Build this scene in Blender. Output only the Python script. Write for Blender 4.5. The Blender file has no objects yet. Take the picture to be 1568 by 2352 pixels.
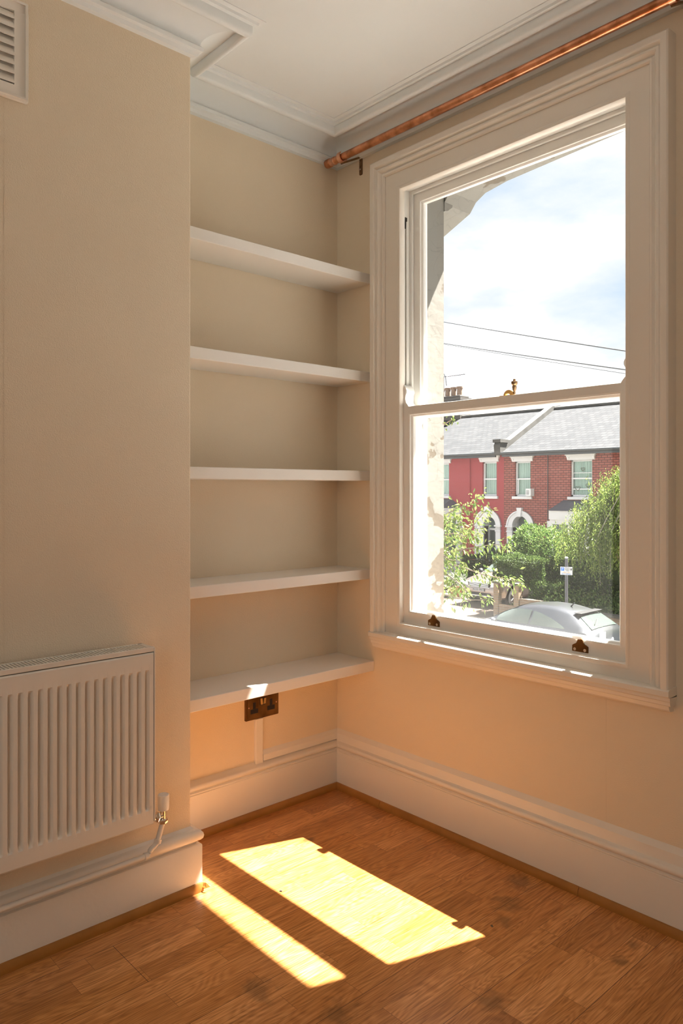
import bpy, bmesh, math, random
import numpy as np
from mathutils import Vector, Matrix
random.seed(7); RNG = np.random.default_rng(11)
SC = bpy.context.scene; COL = SC.collection
PI = math.pi

# ------------------------------------------------------------------ camera
FPX = 1716.83; YAW = math.radians(47.643); CAM = Vector((2.1818, -1.9663, 1.16)); HV = 1123.9
cd = bpy.data.cameras.new('camera'); cam = bpy.data.objects.new('camera', cd); COL.objects.link(cam)
cam.location = CAM; cam.rotation_euler = (PI/2, 0, YAW)
cd.sensor_fit = 'HORIZONTAL'; cd.sensor_width = 36; cd.lens = 36*FPX/1568
cd.shift_y = -(1176-HV)/1568; cd.clip_start = 0.05; cd.clip_end = 500
SC.camera = cam
SC.view_settings.view_transform = 'Standard'; SC.view_settings.look = 'None'
SC.view_settings.exposure = 0.0; SC.view_settings.gamma = 1.0; SC.view_settings.use_curve_mapping = False

# ------------------------------------------------------------------ light
SUN_STRENGTH = 66.0
sd = bpy.data.lights.new('sun', 'SUN'); sd.energy = SUN_STRENGTH; sd.angle = math.radians(0.55); sd.color = (1, .95, .86)
sun = bpy.data.objects.new('sun', sd); COL.objects.link(sun); sun.location = (3, 10, 20)
sun.rotation_euler = Vector((-.175, -.525, -1)).to_track_quat('-Z', 'Y').to_euler()
# added unseen area lamp behind the camera, to fill the room with light
ad = bpy.data.lights.new('room_fill_light', 'AREA'); ad.shape = 'RECTANGLE'; ad.size = 1.8; ad.size_y = 1.7
ad.energy = 16; ad.color = (1, .97, .92)
al = bpy.data.objects.new('room_fill_light', ad); COL.objects.link(al); al.location = (2.35, -3.5, 1.5)
al.rotation_euler = (Vector((0.8, 0, 1.7)) - Vector((2.35, -3.5, 1.5))).to_track_quat('-Z', 'Y').to_euler()

W = bpy.data.worlds.new('world'); SC.world = W; W.use_nodes = True
def build_world():
    nt = W.node_tree; N = nt.nodes; L = nt.links; N.clear()
    out = N.new('ShaderNodeOutputWorld'); bg = N.new('ShaderNodeBackground')
    tc = N.new('ShaderNodeTexCoord'); mp = N.new('ShaderNodeMapping'); mp.inputs['Scale'].default_value = (1, 1, 2.4)
    mp.inputs['Location'].default_value = (.35, .6, .75)
    no = N.new('ShaderNodeTexNoise'); no.inputs['Scale'].default_value = 2.6; no.inputs['Detail'].default_value = 7; no.inputs['Roughness'].default_value = .52
    cr = N.new('ShaderNodeValToRGB'); e = cr.color_ramp.elements
    e[0].position = .34; e[0].color = (.42, .53, .66, 1); e[1].position = .60; e[1].color = (1.0, 1.0, 1.0, 1)
    m = cr.color_ramp.elements.new(.46); m.color = (.62, .66, .70, 1)
    L.new(tc.outputs['Generated'], mp.inputs[0]); L.new(mp.outputs[0], no.inputs[0]); L.new(no.outputs[0], cr.inputs[0])
    L.new(cr.outputs[0], bg.inputs[0]); bg.inputs[1].default_value = 1.55; L.new(bg.outputs[0], out.inputs[0])
build_world()

# ------------------------------------------------------------------ materials
def mat(name, col=(.8, .8, .8), rough=.5, metal=0, bump=0, bscale=200, var=0, vscale=3, spec=.5, detail=3, col2=None, coat=0):
    m = bpy.data.materials.new(name); m.use_nodes = True; nt = m.node_tree; N = nt.nodes; L = nt.links
    b = N['Principled BSDF']; b.inputs['Base Color'].default_value = (*col, 1); b.inputs['Roughness'].default_value = rough
    b.inputs['Metallic'].default_value = metal; b.inputs['Specular IOR Level'].default_value = spec; b.inputs['Coat Weight'].default_value = coat
    tc = N.new('ShaderNodeTexCoord')
    if var or col2:
        no = N.new('ShaderNodeTexNoise'); no.inputs['Scale'].default_value = vscale; no.inputs['Detail'].default_value = 5
        L.new(tc.outputs['Object'], no.inputs[0]); cr = N.new('ShaderNodeValToRGB'); e = cr.color_ramp.elements
        c2 = col2 or tuple(c*(1-var) for c in col)
        e[0].position = .35; e[0].color = (*c2, 1); e[1].position = .65; e[1].color = (*col, 1)
        L.new(no.outputs[0], cr.inputs[0]); L.new(cr.outputs[0], b.inputs['Base Color'])
    if bump:
        n2 = N.new('ShaderNodeTexNoise'); n2.inputs['Scale'].default_value = bscale; n2.inputs['Detail'].default_value = detail
        L.new(tc.outputs['Object'], n2.inputs[0]); bp = N.new('ShaderNodeBump'); bp.inputs['Strength'].default_value = min(1, bump)
        bp.inputs['Distance'].default_value = .002; L.new(n2.outputs[0], bp.inputs['Height']); L.new(bp.outputs[0], b.inputs['Normal'])
    return m
WALLC = (.81, .69, .525); TRIMC = (.83, .78, .70)
M = {}
M['wall'] = mat('wall paint', WALLC, .6, bump=.35, bscale=260, spec=.3)
M['wallpaper'] = mat('lining paper paint', WALLC, .62, bump=.75, bscale=330, spec=.3)
M['ceil'] = mat('ceiling paint', (.83, .865, .87), .8, bump=.1, bscale=40, spec=.2)
M['trim'] = mat('gloss trim paint', TRIMC, .32, bump=.15, bscale=70)
M['trimold'] = mat('thick old trim paint', TRIMC, .35, bump=.7, bscale=45, detail=6)
M['shelf'] = mat('shelf paint', (.86, .83, .78), .5, bump=.06, bscale=90)
M['white'] = mat('white window paint', (.86, .85, .81), .3, bump=.1, bscale=60)
M['rad'] = mat('radiator enamel', (.83, .775, .69), .24)
M['raddark'] = mat('radiator inside', (.45, .43, .38), .6)
M['plastic'] = mat('white plastic', (.85, .84, .80), .35)
M['chrome'] = mat('chrome', (.8, .77, .72), .15, 1)
M['copper'] = mat('aged copper', (.78, .36, .20), .30, 1, col2=(.42, .17, .08), vscale=24)
M['copper2'] = mat('bright copper band', (.85, .48, .32), .3, 1)
M['bronze'] = mat('bracket bronze', (.30, .19, .10), .4, .9, var=.4, vscale=60)
M['nickel'] = mat('worn pale metal', (.85, .82, .78), .28, .85)
M['brass'] = mat('brass', (.80, .52, .20), .3, 1)
M['darkbrass'] = mat('antique brass plate', (.26, .135, .045), .38, .85, col2=(.13, .065, .02), vscale=18)
M['blackins'] = mat('black insert', (.012, .010, .010), .4)
M['bead'] = mat('oak beading', (.42, .18, .035), .4, bump=.3, bscale=90, col2=(.35, .145, .025), vscale=12)
M['stonesill'] = mat('painted stone sill', (.15, .145, .135), .8, bump=.5, bscale=60, var=.2)
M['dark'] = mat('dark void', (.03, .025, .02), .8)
M['cord'] = mat('sash cord', (.45, .38, .26), .9)

def glass(name, dirt=.0, tint=(1, 1, 1), zlow=None, refl=1.0):
    m = bpy.data.materials.new(name); m.use_nodes = True; nt = m.node_tree; N = nt.nodes; L = nt.links; N.clear()
    out = N.new('ShaderNodeOutputMaterial'); tr = N.new('ShaderNodeBsdfTransparent'); tr.inputs[0].default_value = (*tint, 1)
    gl = N.new('ShaderNodeBsdfGlossy'); gl.inputs['Roughness'].default_value = .03
    fr = N.new('ShaderNodeFresnel'); fr.inputs[0].default_value = 1.35
    fm = N.new('ShaderNodeMath'); fm.operation = 'MULTIPLY'; fm.inputs[1].default_value = refl; L.new(fr.outputs[0], fm.inputs[0])
    mx = N.new('ShaderNodeMixShader'); L.new(fm.outputs[0], mx.inputs[0]); L.new(tr.outputs[0], mx.inputs[1]); L.new(gl.outputs[0], mx.inputs[2])
    last = mx
    if dirt:
        tl = N.new('ShaderNodeBsdfTranslucent'); tl.inputs[0].default_value = (.9, .9, .88, 1)
        tc = N.new('ShaderNodeTexCoord'); no = N.new('ShaderNodeTexNoise'); no.inputs['Scale'].default_value = 420; no.inputs['Detail'].default_value = 3
        n2 = N.new('ShaderNodeTexNoise'); n2.inputs['Scale'].default_value = 4; n2.inputs['Detail'].default_value = 3
        L.new(tc.outputs['Object'], no.inputs[0]); L.new(tc.outputs['Object'], n2.inputs[0])
        mr = N.new('ShaderNodeMapRange'); mr.inputs[1].default_value = .60; mr.inputs[2].default_value = .80; mr.inputs[3].default_value = .6; mr.inputs[4].default_value = 6
        L.new(no.outputs[0], mr.inputs[0])
        sp = N.new('ShaderNodeSeparateXYZ'); L.new(tc.outputs['Object'], sp.inputs[0])
        zr = N.new('ShaderNodeMapRange'); zr.inputs[1].default_value = (zlow or 0) + .10; zr.inputs[2].default_value = zlow or 0
        zr.inputs[3].default_value = 0; zr.inputs[4].default_value = 2.2 if zlow else 0
        L.new(sp.outputs[2], zr.inputs[0])
        a = N.new('ShaderNodeMath'); a.operation = 'ADD'; L.new(mr.outputs[0], a.inputs[0]); L.new(zr.outputs[0], a.inputs[1])
        b = N.new('ShaderNodeMath'); b.operation = 'MULTIPLY'; b.inputs[1].default_value = dirt; L.new(a.outputs[0], b.inputs[0]); b.use_clamp = True
        m2 = N.new('ShaderNodeMixShader'); L.new(b.outputs[0], m2.inputs[0]); L.new(mx.outputs[0], m2.inputs[1]); L.new(tl.outputs[0], m2.inputs[2]); last = m2
    L.new(last.outputs[0], out.inputs[0]); return m
M['glass_low'] = glass('dusty pane', .006, zlow=.092, refl=.5)
M['glass_up'] = glass('clean pane', .0012, refl=.5)

def wood_floor():
    m = bpy.data.materials.new('oak strip floor'); m.use_nodes = True; nt = m.node_tree; N = nt.nodes; L = nt.links
    b = N['Principled BSDF']
    tc = N.new('ShaderNodeTexCoord'); mp = N.new('ShaderNodeMapping'); mp.inputs['Rotation'].default_value = (0, 0, PI/2)
    mp.inputs['Location'].default_value = (.424, -.016, 0)
    L.new(tc.outputs['Object'], mp.inputs[0])      # x' = -y.., y' = x
    def brick(w, h, off, mort):
        br = N.new('ShaderNodeTexBrick'); br.inputs['Scale'].default_value = 1; br.inputs['Brick Width'].default_value = w; br.inputs['Row Height'].default_value = h
        br.inputs['Mortar Size'].default_value = mort; br.inputs['Mortar Smooth'].default_value = .1; br.inputs['Bias'].default_value = 0
        br.inputs['Color1'].default_value = (0, 0, 0, 1); br.inputs['Color2'].default_value = (1, 1, 1, 1); br.inputs['Mortar'].default_value = (.5, .5, .5, 1)
        br.offset = off; br.offset_frequency = 2; br.squash = 1.35; br.squash_frequency = 3
        L.new(mp.outputs[0], br.inputs[0]); return br
    br = brick(.335, .062, .43, .0004); bw = brick(2.2, .186, .3, .0007)
    no4 = N.new('ShaderNodeTexNoise'); no4.noise_dimensions = '4D'; no4.inputs['Scale'].default_value = 1; no4.inputs['Detail'].default_value = 6; no4.inputs['Roughness'].default_value = .62
    mg = N.new('ShaderNodeMapping'); mg.inputs['Scale'].default_value = (10, 240, 60); L.new(mp.outputs[0], mg.inputs[0])
    L.new(mg.outputs[0], no4.inputs[0])
    mw = N.new('ShaderNodeMath'); mw.operation = 'MULTIPLY'; mw.inputs[1].default_value = 37; L.new(br.outputs['Color'], mw.inputs[0]); L.new(mw.outputs[0], no4.inputs['W'])
    # cathedral figure: bands of a smooth stretched field
    nf = N.new('ShaderNodeTexNoise'); nf.noise_dimensions = '4D'; nf.inputs['Scale'].default_value = 1; nf.inputs['Detail'].default_value = 1.2
    mf = N.new('ShaderNodeMapping'); mf.inputs['Scale'].default_value = (2.6, 15, 5); L.new(mp.outputs[0], mf.inputs[0]); L.new(mf.outputs[0], nf.inputs[0]); L.new(mw.outputs[0], nf.inputs['W'])
    s1 = N.new('ShaderNodeMath'); s1.operation = 'MULTIPLY'; s1.inputs[1].default_value = 170; L.new(nf.outputs[0], s1.inputs[0])
    s2 = N.new('ShaderNodeMath'); s2.operation = 'SINE'; L.new(s1.outputs[0], s2.inputs[0])
    s3 = N.new('ShaderNodeMath'); s3.operation = 'MULTIPLY'; s3.inputs[1].default_value = .055; L.new(s2.outputs[0], s3.inputs[0])
    ad_ = N.new('ShaderNodeMath'); ad_.operation = 'ADD'; L.new(no4.outputs[0], ad_.inputs[0]); L.new(s3.outputs[0], ad_.inputs[1])
    cr = N.new('ShaderNodeValToRGB'); e = cr.color_ramp.elements
    e[0].position = .30; e[0].color = (.35, .130, .030, 1); e[1].position = .72; e[1].color = (.82, .43, .175, 1)
    x = e.new(.5); x.color = (.62, .280, .088, 1); L.new(ad_.outputs[0], cr.inputs[0])
    # per stave tone
    tr = N.new('ShaderNodeValToRGB'); t = tr.color_ramp.elements; t[0].position = 0; t[0].color = (.68, .57, .46, 1); t[1].position = 1; t[1].color = (1.16, 1.18, 1.22, 1)
    x = t.new(.3); x.color = (1.0, .95, .84, 1); x = t.new(.6); x.color = (.90, .82, .72, 1); L.new(br.outputs['Color'], tr.inputs[0])
    mu = N.new('ShaderNodeMix'); mu.data_type = 'RGBA'; mu.blend_type = 'MULTIPLY'; mu.inputs[0].default_value = 1; L.new(cr.outputs[0], mu.inputs[6]); L.new(tr.outputs[0], mu.inputs[7])
    last = mu.outputs[2]
    # knots
    vo = N.new('ShaderNodeTexVoronoi'); vo.inputs['Scale'].default_value = 3.3; mv = N.new('ShaderNodeMapping'); mv.inputs['Scale'].default_value = (.7, 1.25, 1); L.new(mp.outputs[0], mv.inputs[0])
    nd = N.new('ShaderNodeTexNoise'); nd.inputs['Scale'].default_value = 30; L.new(mp.outputs[0], nd.inputs[0])
    vm = N.new('ShaderNodeVectorMath'); vm.operation = 'MULTIPLY_ADD'; vm.inputs[1].default_value = (.03, .03, 0); L.new(nd.outputs[1], vm.inputs[0]); L.new(mv.outputs[0], vm.inputs[2]); L.new(vm.outputs[0], vo.inputs[0])
    kr = N.new('ShaderNodeMapRange'); kr.inputs[1].default_value = .035; kr.inputs[2].default_value = .085; kr.inputs[3].default_value = .28; kr.inputs[4].default_value = 1; L.new(vo.outputs[0], kr.inputs[0])
    def mulval(src, val, fac=1.0):
        q = N.new('ShaderNodeMix'); q.data_type = 'RGBA'; q.blend_type = 'MULTIPLY'; q.inputs[0].default_value = fac; L.new(src, q.inputs[6]); L.new(val, q.inputs[7]); return q.outputs[2]
    last = mulval(last, kr.outputs[0], .8)
    # water stains left on the boards, each with its own shape
    for (sx, sy, r) in ((.77, -.945, .05), (.95, -.856, .045), (.904, -.087, .05), (.951, -.211, .05), (.991, -.29, .035), (1.163, -.57, .045), (1.289, -.223, .028), (1.277, -.13, .02), (.40, -.42, .015)):
        vd = N.new('ShaderNodeVectorMath'); vd.operation = 'DISTANCE'; vd.inputs[1].default_value = (sx, sy, 0); L.new(tc.outputs['Object'], vd.inputs[0])
        n3 = N.new('ShaderNodeTexNoise'); n3.inputs['Scale'].default_value = 28; n3.inputs['Detail'].default_value = 5; L.new(tc.outputs['Object'], n3.inputs[0])
        mm = N.new('ShaderNodeMath'); mm.operation = 'MULTIPLY_ADD'; mm.inputs[1].default_value = r*2.4; mm.inputs[2].default_value = -r*1.2; L.new(n3.outputs[0], mm.inputs[0])
        aa = N.new('ShaderNodeMath'); aa.operation = 'ADD'; L.new(vd.outputs['Value'], aa.inputs[0]); L.new(mm.outputs[0], aa.inputs[1])
        rr = N.new('ShaderNodeMapRange'); rr.inputs[1].default_value = r*.25; rr.inputs[2].default_value = r*1.05; rr.inputs[3].default_value = .5; rr.inputs[4].default_value = 1; L.new(aa.outputs[0], rr.inputs[0])
        last = mulval(last, rr.outputs[0], .85)
    for brk, dk in ((br, .45), (bw, .18)):
        q = N.new('ShaderNodeMix'); q.data_type = 'RGBA'; q.blend_type = 'MIX'; L.new(brk.outputs['Fac'], q.inputs[0]); L.new(last, q.inputs[6]); q.inputs[7].default_value = (.20*dk*2, .075*dk*2, .018*dk*2, 1); last = q.outputs[2]
    L.new(last, b.inputs['Base Color'])
    b.inputs['Roughness'].default_value = .30; b.inputs['Specular IOR Level'].default_value = .5
    bp = N.new('ShaderNodeBump'); bp.inputs['Strength'].default_value = .12; bp.inputs['Distance'].default_value = .001
    L.new(no4.outputs[0], bp.inputs['Height']); L.new(bp.outputs[0], b.inputs['Normal'])
    return m
M['floor'] = wood_floor()

def peel_mat():
    m = bpy.data.materials.new('peeling masonry paint'); m.use_nodes = True; nt = m.node_tree; N = nt.nodes; L = nt.links
    b = N['Principled BSDF']; b.inputs['Roughness'].default_value = .8; tc = N.new('ShaderNodeTexCoord')
    no = N.new('ShaderNodeTexNoise'); no.inputs['Scale'].default_value = 7; no.inputs['Detail'].default_value = 7; no.inputs['Roughness'].default_value = .5
    mp = N.new('ShaderNodeMapping'); mp.inputs['Scale'].default_value = (1, 1.3, 1.7); L.new(tc.outputs['Object'], mp.inputs[0]); L.new(mp.outputs[0], no.inputs[0])
    sp = N.new('ShaderNodeSeparateXYZ'); L.new(tc.outputs['Object'], sp.inputs[0])
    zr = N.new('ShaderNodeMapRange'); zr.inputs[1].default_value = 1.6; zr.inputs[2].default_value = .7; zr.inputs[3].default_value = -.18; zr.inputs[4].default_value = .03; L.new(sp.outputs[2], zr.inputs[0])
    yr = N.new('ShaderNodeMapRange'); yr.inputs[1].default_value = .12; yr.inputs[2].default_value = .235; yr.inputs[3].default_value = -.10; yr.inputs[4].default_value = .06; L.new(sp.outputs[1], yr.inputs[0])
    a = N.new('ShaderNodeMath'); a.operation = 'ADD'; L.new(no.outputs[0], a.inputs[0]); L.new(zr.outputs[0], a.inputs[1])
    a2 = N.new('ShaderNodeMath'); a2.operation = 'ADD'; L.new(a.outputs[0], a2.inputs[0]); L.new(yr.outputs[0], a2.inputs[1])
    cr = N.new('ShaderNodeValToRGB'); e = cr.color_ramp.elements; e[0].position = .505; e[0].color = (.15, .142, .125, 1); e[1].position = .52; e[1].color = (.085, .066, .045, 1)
    L.new(a2.outputs[0], cr.inputs[0])
    vo = N.new('ShaderNodeTexVoronoi'); vo.feature = 'DISTANCE_TO_EDGE'; vo.inputs['Scale'].default_value = 9; vm = N.new('ShaderNodeVectorMath'); vm.operation = 'MULTIPLY_ADD'; vm.inputs[1].default_value = (.15, .15, .15)
    L.new(no.outputs[1], vm.inputs[0]); L.new(mp.outputs[0], vm.inputs[2]); L.new(vm.outputs[0], vo.inputs[0])
    ck = N.new('ShaderNodeMapRange'); ck.inputs[1].default_value = .0; ck.inputs[2].default_value = .02; ck.inputs[3].default_value = .72; ck.inputs[4].default_value = 1; L.new(vo.outputs[0], ck.inputs[0])
    q = N.new('ShaderNodeMix'); q.data_type = 'RGBA'; q.blend_type = 'MULTIPLY'; q.inputs[0].default_value = 1; L.new(cr.outputs[0], q.inputs[6]); L.new(ck.outputs[0], q.inputs[7]); L.new(q.outputs[2], b.inputs['Base Color'])
    bp = N.new('ShaderNodeBump'); bp.inputs['Strength'].default_value = .8; bp.inputs['Distance'].default_value = .004; bp.invert = True
    L.new(cr.outputs[1] if False else a2.outputs[0], bp.inputs['Height']); L.new(bp.outputs[0], b.inputs['Normal']); return m
M['peel'] = peel_mat()

def brick_mat(name, c1, c2, mortar, scale=1.0, axis='xz', msize=.012, w=.225, h=.078, rough=.85):
    m = bpy.data.materials.new(name); m.use_nodes = True; nt = m.node_tree; N = nt.nodes; L = nt.links
    b = N['Principled BSDF']; b.inputs['Roughness'].default_value = rough; b.inputs['Specular IOR Level'].default_value = .12; tc = N.new('ShaderNodeTexCoord')
    sp = N.new('ShaderNodeSeparateXYZ'); cb = N.new('ShaderNodeCombineXYZ'); L.new(tc.outputs['Object'], sp.inputs[0])
    ax = N.new('ShaderNodeMath'); ax.operation = 'ADD'; L.new(sp.outputs[0], ax.inputs[0]); L.new(sp.outputs[1], ax.inputs[1])
    if axis == 'xz': L.new(ax.outputs[0], cb.inputs[0]); L.new(sp.outputs[2], cb.inputs[1])
    else: L.new(sp.outputs[0], cb.inputs[0]); L.new(sp.outputs[1], cb.inputs[1])
    br = N.new('ShaderNodeTexBrick'); br.inputs['Scale'].default_value = scale; br.inputs['Brick Width'].default_value = w; br.inputs['Row Height'].default_value = h
    br.inputs['Mortar Size'].default_value = msize; br.inputs['Color1'].default_value = (*c1, 1); br.inputs['Color2'].default_value = (*c2, 1); br.inputs['Mortar'].default_value = (*mortar, 1)
    br.inputs['Mortar Smooth'].default_value = .2
    L.new(cb.outputs[0], br.inputs[0]); L.new(br.outputs['Color'], b.inputs['Base Color'])
    return m
M['brick'] = brick_mat('red brick', (.29, .095, .08), (.33, .125, .105), (.10, .05, .047), h=.10, w=.25, msize=.013)
M['painted'] = mat('red masonry paint', (.30, .042, .048), .7, bump=.25, bscale=30)
M['stock'] = brick_mat('yellow stock brick', (.26, .19, .12), (.22, .15, .10), (.24, .20, .16))
M['slate'] = brick_mat('roof slates', (.042, .045, .05), (.057, .06, .065), (.024, .025, .028), w=.30, h=.22, msize=.012, axis='xy', rough=.9)
M['stucco'] = mat('white stucco', (.66, .66, .67), .6)
M['cement'] = mat('parapet cement', (.085, .083, .078), .9, var=.3, vscale=3)
M['lead'] = mat('grey roof felt', (.09, .095, .11), .6)
M['gutter'] = mat('black gutter', (.05, .055, .06), .5)
M['upvc'] = mat('white window frame', (.68, .69, .70), .35)
M['housepane'] = mat('house window glass', (.10, .13, .13), .05, spec=.8)
def curtain_mat():
    m = mat('net curtain', (.55, .60, .57), .9); nt = m.node_tree; N = nt.nodes; L = nt.links; b = N['Principled BSDF']
    w = N.new('ShaderNodeTexWave'); w.inputs['Scale'].default_value = 9; w.inputs['Distortion'].default_value = 2.5; tc = N.new('ShaderNodeTexCoord'); mp = N.new('ShaderNodeMapping'); mp.inputs['Scale'].default_value = (1, 1, .12)
    L.new(tc.outputs['Object'], mp.inputs[0]); L.new(mp.outputs[0], w.inputs[0]); cr = N.new('ShaderNodeValToRGB'); cr.color_ramp.elements[0].color = (.50, .58, .54, 1); cr.color_ramp.elements[1].color = (.78, .82, .80, 1)
    L.new(w.outputs[0], cr.inputs[0]); L.new(cr.outputs[0], b.inputs['Base Color']); return m
M['curtain'] = curtain_mat()
M['doorgrey'] = mat('dark green door', (.05, .065, .06), .35)
M['asphalt'] = mat('asphalt', (.24, .235, .225), .9, bump=1, bscale=60, var=.2)
M['paving'] = brick_mat('pavement slabs', (.09, .082, .07), (.08, .073, .065), (.06, .05, .045), w=.6, h=.6, axis='xy', msize=.01)
M['drive'] = brick_mat('driveway blocks', (.085, .062, .047), (.075, .056, .047), (.05, .04, .032), w=.2, h=.1, axis='xy', msize=.006)
M['stone'] = mat('coping stone', (.10, .092, .075), .9, var=.3, vscale=6)
M['soil'] = mat('soil', (.12, .09, .05), .95)
M['terracotta'] = mat('terracotta', (.50, .22, .12), .8)
M['post'] = mat('grey post paint', (.07, .07, .08), .5)
M['signwhite'] = mat('sign white', (.48, .49, .50), .4)
M['signblue'] = mat('sign blue', (.03, .16, .55), .4)
M['signink'] = mat('sign black', (.08, .08, .08), .5)
M['signorange'] = mat('sign orange', (.75, .38, .08), .5)
M['bark'] = mat('bark', (.22, .17, .12), .9, var=.4, vscale=10)
M['palebark'] = mat('pale twig', (.24, .21, .18), .8)
M['carblue'] = mat('grey blue car paint', (.17, .18, .20), .28, 1)
M['suv'] = mat('pale bronze car paint', (.34, .30, .28), .32, .9)
M['carglass'] = mat('car window glass', (.05, .065, .06), .06, spec=.8)
M['carblack'] = mat('black car trim', (.02, .02, .022), .4)
M['rubber'] = mat('tyre rubber', (.03, .03, .03), .8)
M['alloy'] = mat('alloy wheel', (.5, .5, .52), .3, .9)
M['redlight'] = mat('tail light lens', (.60, .04, .05), .15, coat=.5)
M['lamp'] = mat('headlamp lens', (.70, .74, .78), .1, .3)
M['aerial'] = mat('aerial metal', (.12, .12, .13), .4, .8)
M['pot'] = mat('chimney pot clay', (.26, .18, .13), .85, var=.2)
M['stackbrick'] = brick_mat('chimney stack brick', (.10, .095, .09), (.13, .12, .11), (.09, .085, .08))
def leaf_mat(name, c1, c2, trans=.35):
    m = bpy.data.materials.new(name); m.use_nodes = True; nt = m.node_tree; N = nt.nodes; L = nt.links; N.clear()
    out = N.new('ShaderNodeOutputMaterial'); g = N.new('ShaderNodeNewGeometry'); cr = N.new('ShaderNodeValToRGB')
    cr.color_ramp.elements[0].color = (*c1, 1); cr.color_ramp.elements[1].color = (*c2, 1)
    L.new(g.outputs['Random Per Island'], cr.inputs[0]); d = N.new('ShaderNodeBsdfDiffuse'); t = N.new('ShaderNodeBsdfTranslucent')
    L.new(cr.outputs[0], d.inputs[0]); L.new(cr.outputs[0], t.inputs[0]); mx = N.new('ShaderNodeMixShader'); mx.inputs[0].default_value = trans
    gl = N.new('ShaderNodeBsdfGlossy'); gl.inputs['Roughness'].default_value = .35; m2 = N.new('ShaderNodeMixShader'); m2.inputs[0].default_value = .012
    L.new(d.outputs[0], mx.inputs[1]); L.new(t.outputs[0], mx.inputs[2]); L.new(mx.outputs[0], m2.inputs[1]); L.new(gl.outputs[0], m2.inputs[2]); L.new(m2.outputs[0], out.inputs[0]); return m
M['cherry'] = leaf_mat('cherry leaf', (.08, .145, .03), (.19, .22, .065), .35)
M['birch'] = leaf_mat('weeping leaf', (.07, .12, .025), (.22, .27, .07), .35)
M['hedge'] = leaf_mat('privet leaf', (.035, .07, .018), (.12, .17, .05), .3)
M['shrub'] = leaf_mat('shrub leaf', (.04, .09, .022), (.17, .24, .07), .3)
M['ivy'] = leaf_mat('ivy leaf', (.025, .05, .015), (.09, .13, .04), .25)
M['silverleaf'] = leaf_mat('grey leaf', (.13, .16, .11), (.26, .28, .22), .3)
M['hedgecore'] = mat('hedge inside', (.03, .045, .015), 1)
M['flower'] = mat('red petal', (.70, .10, .06), .6)

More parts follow.
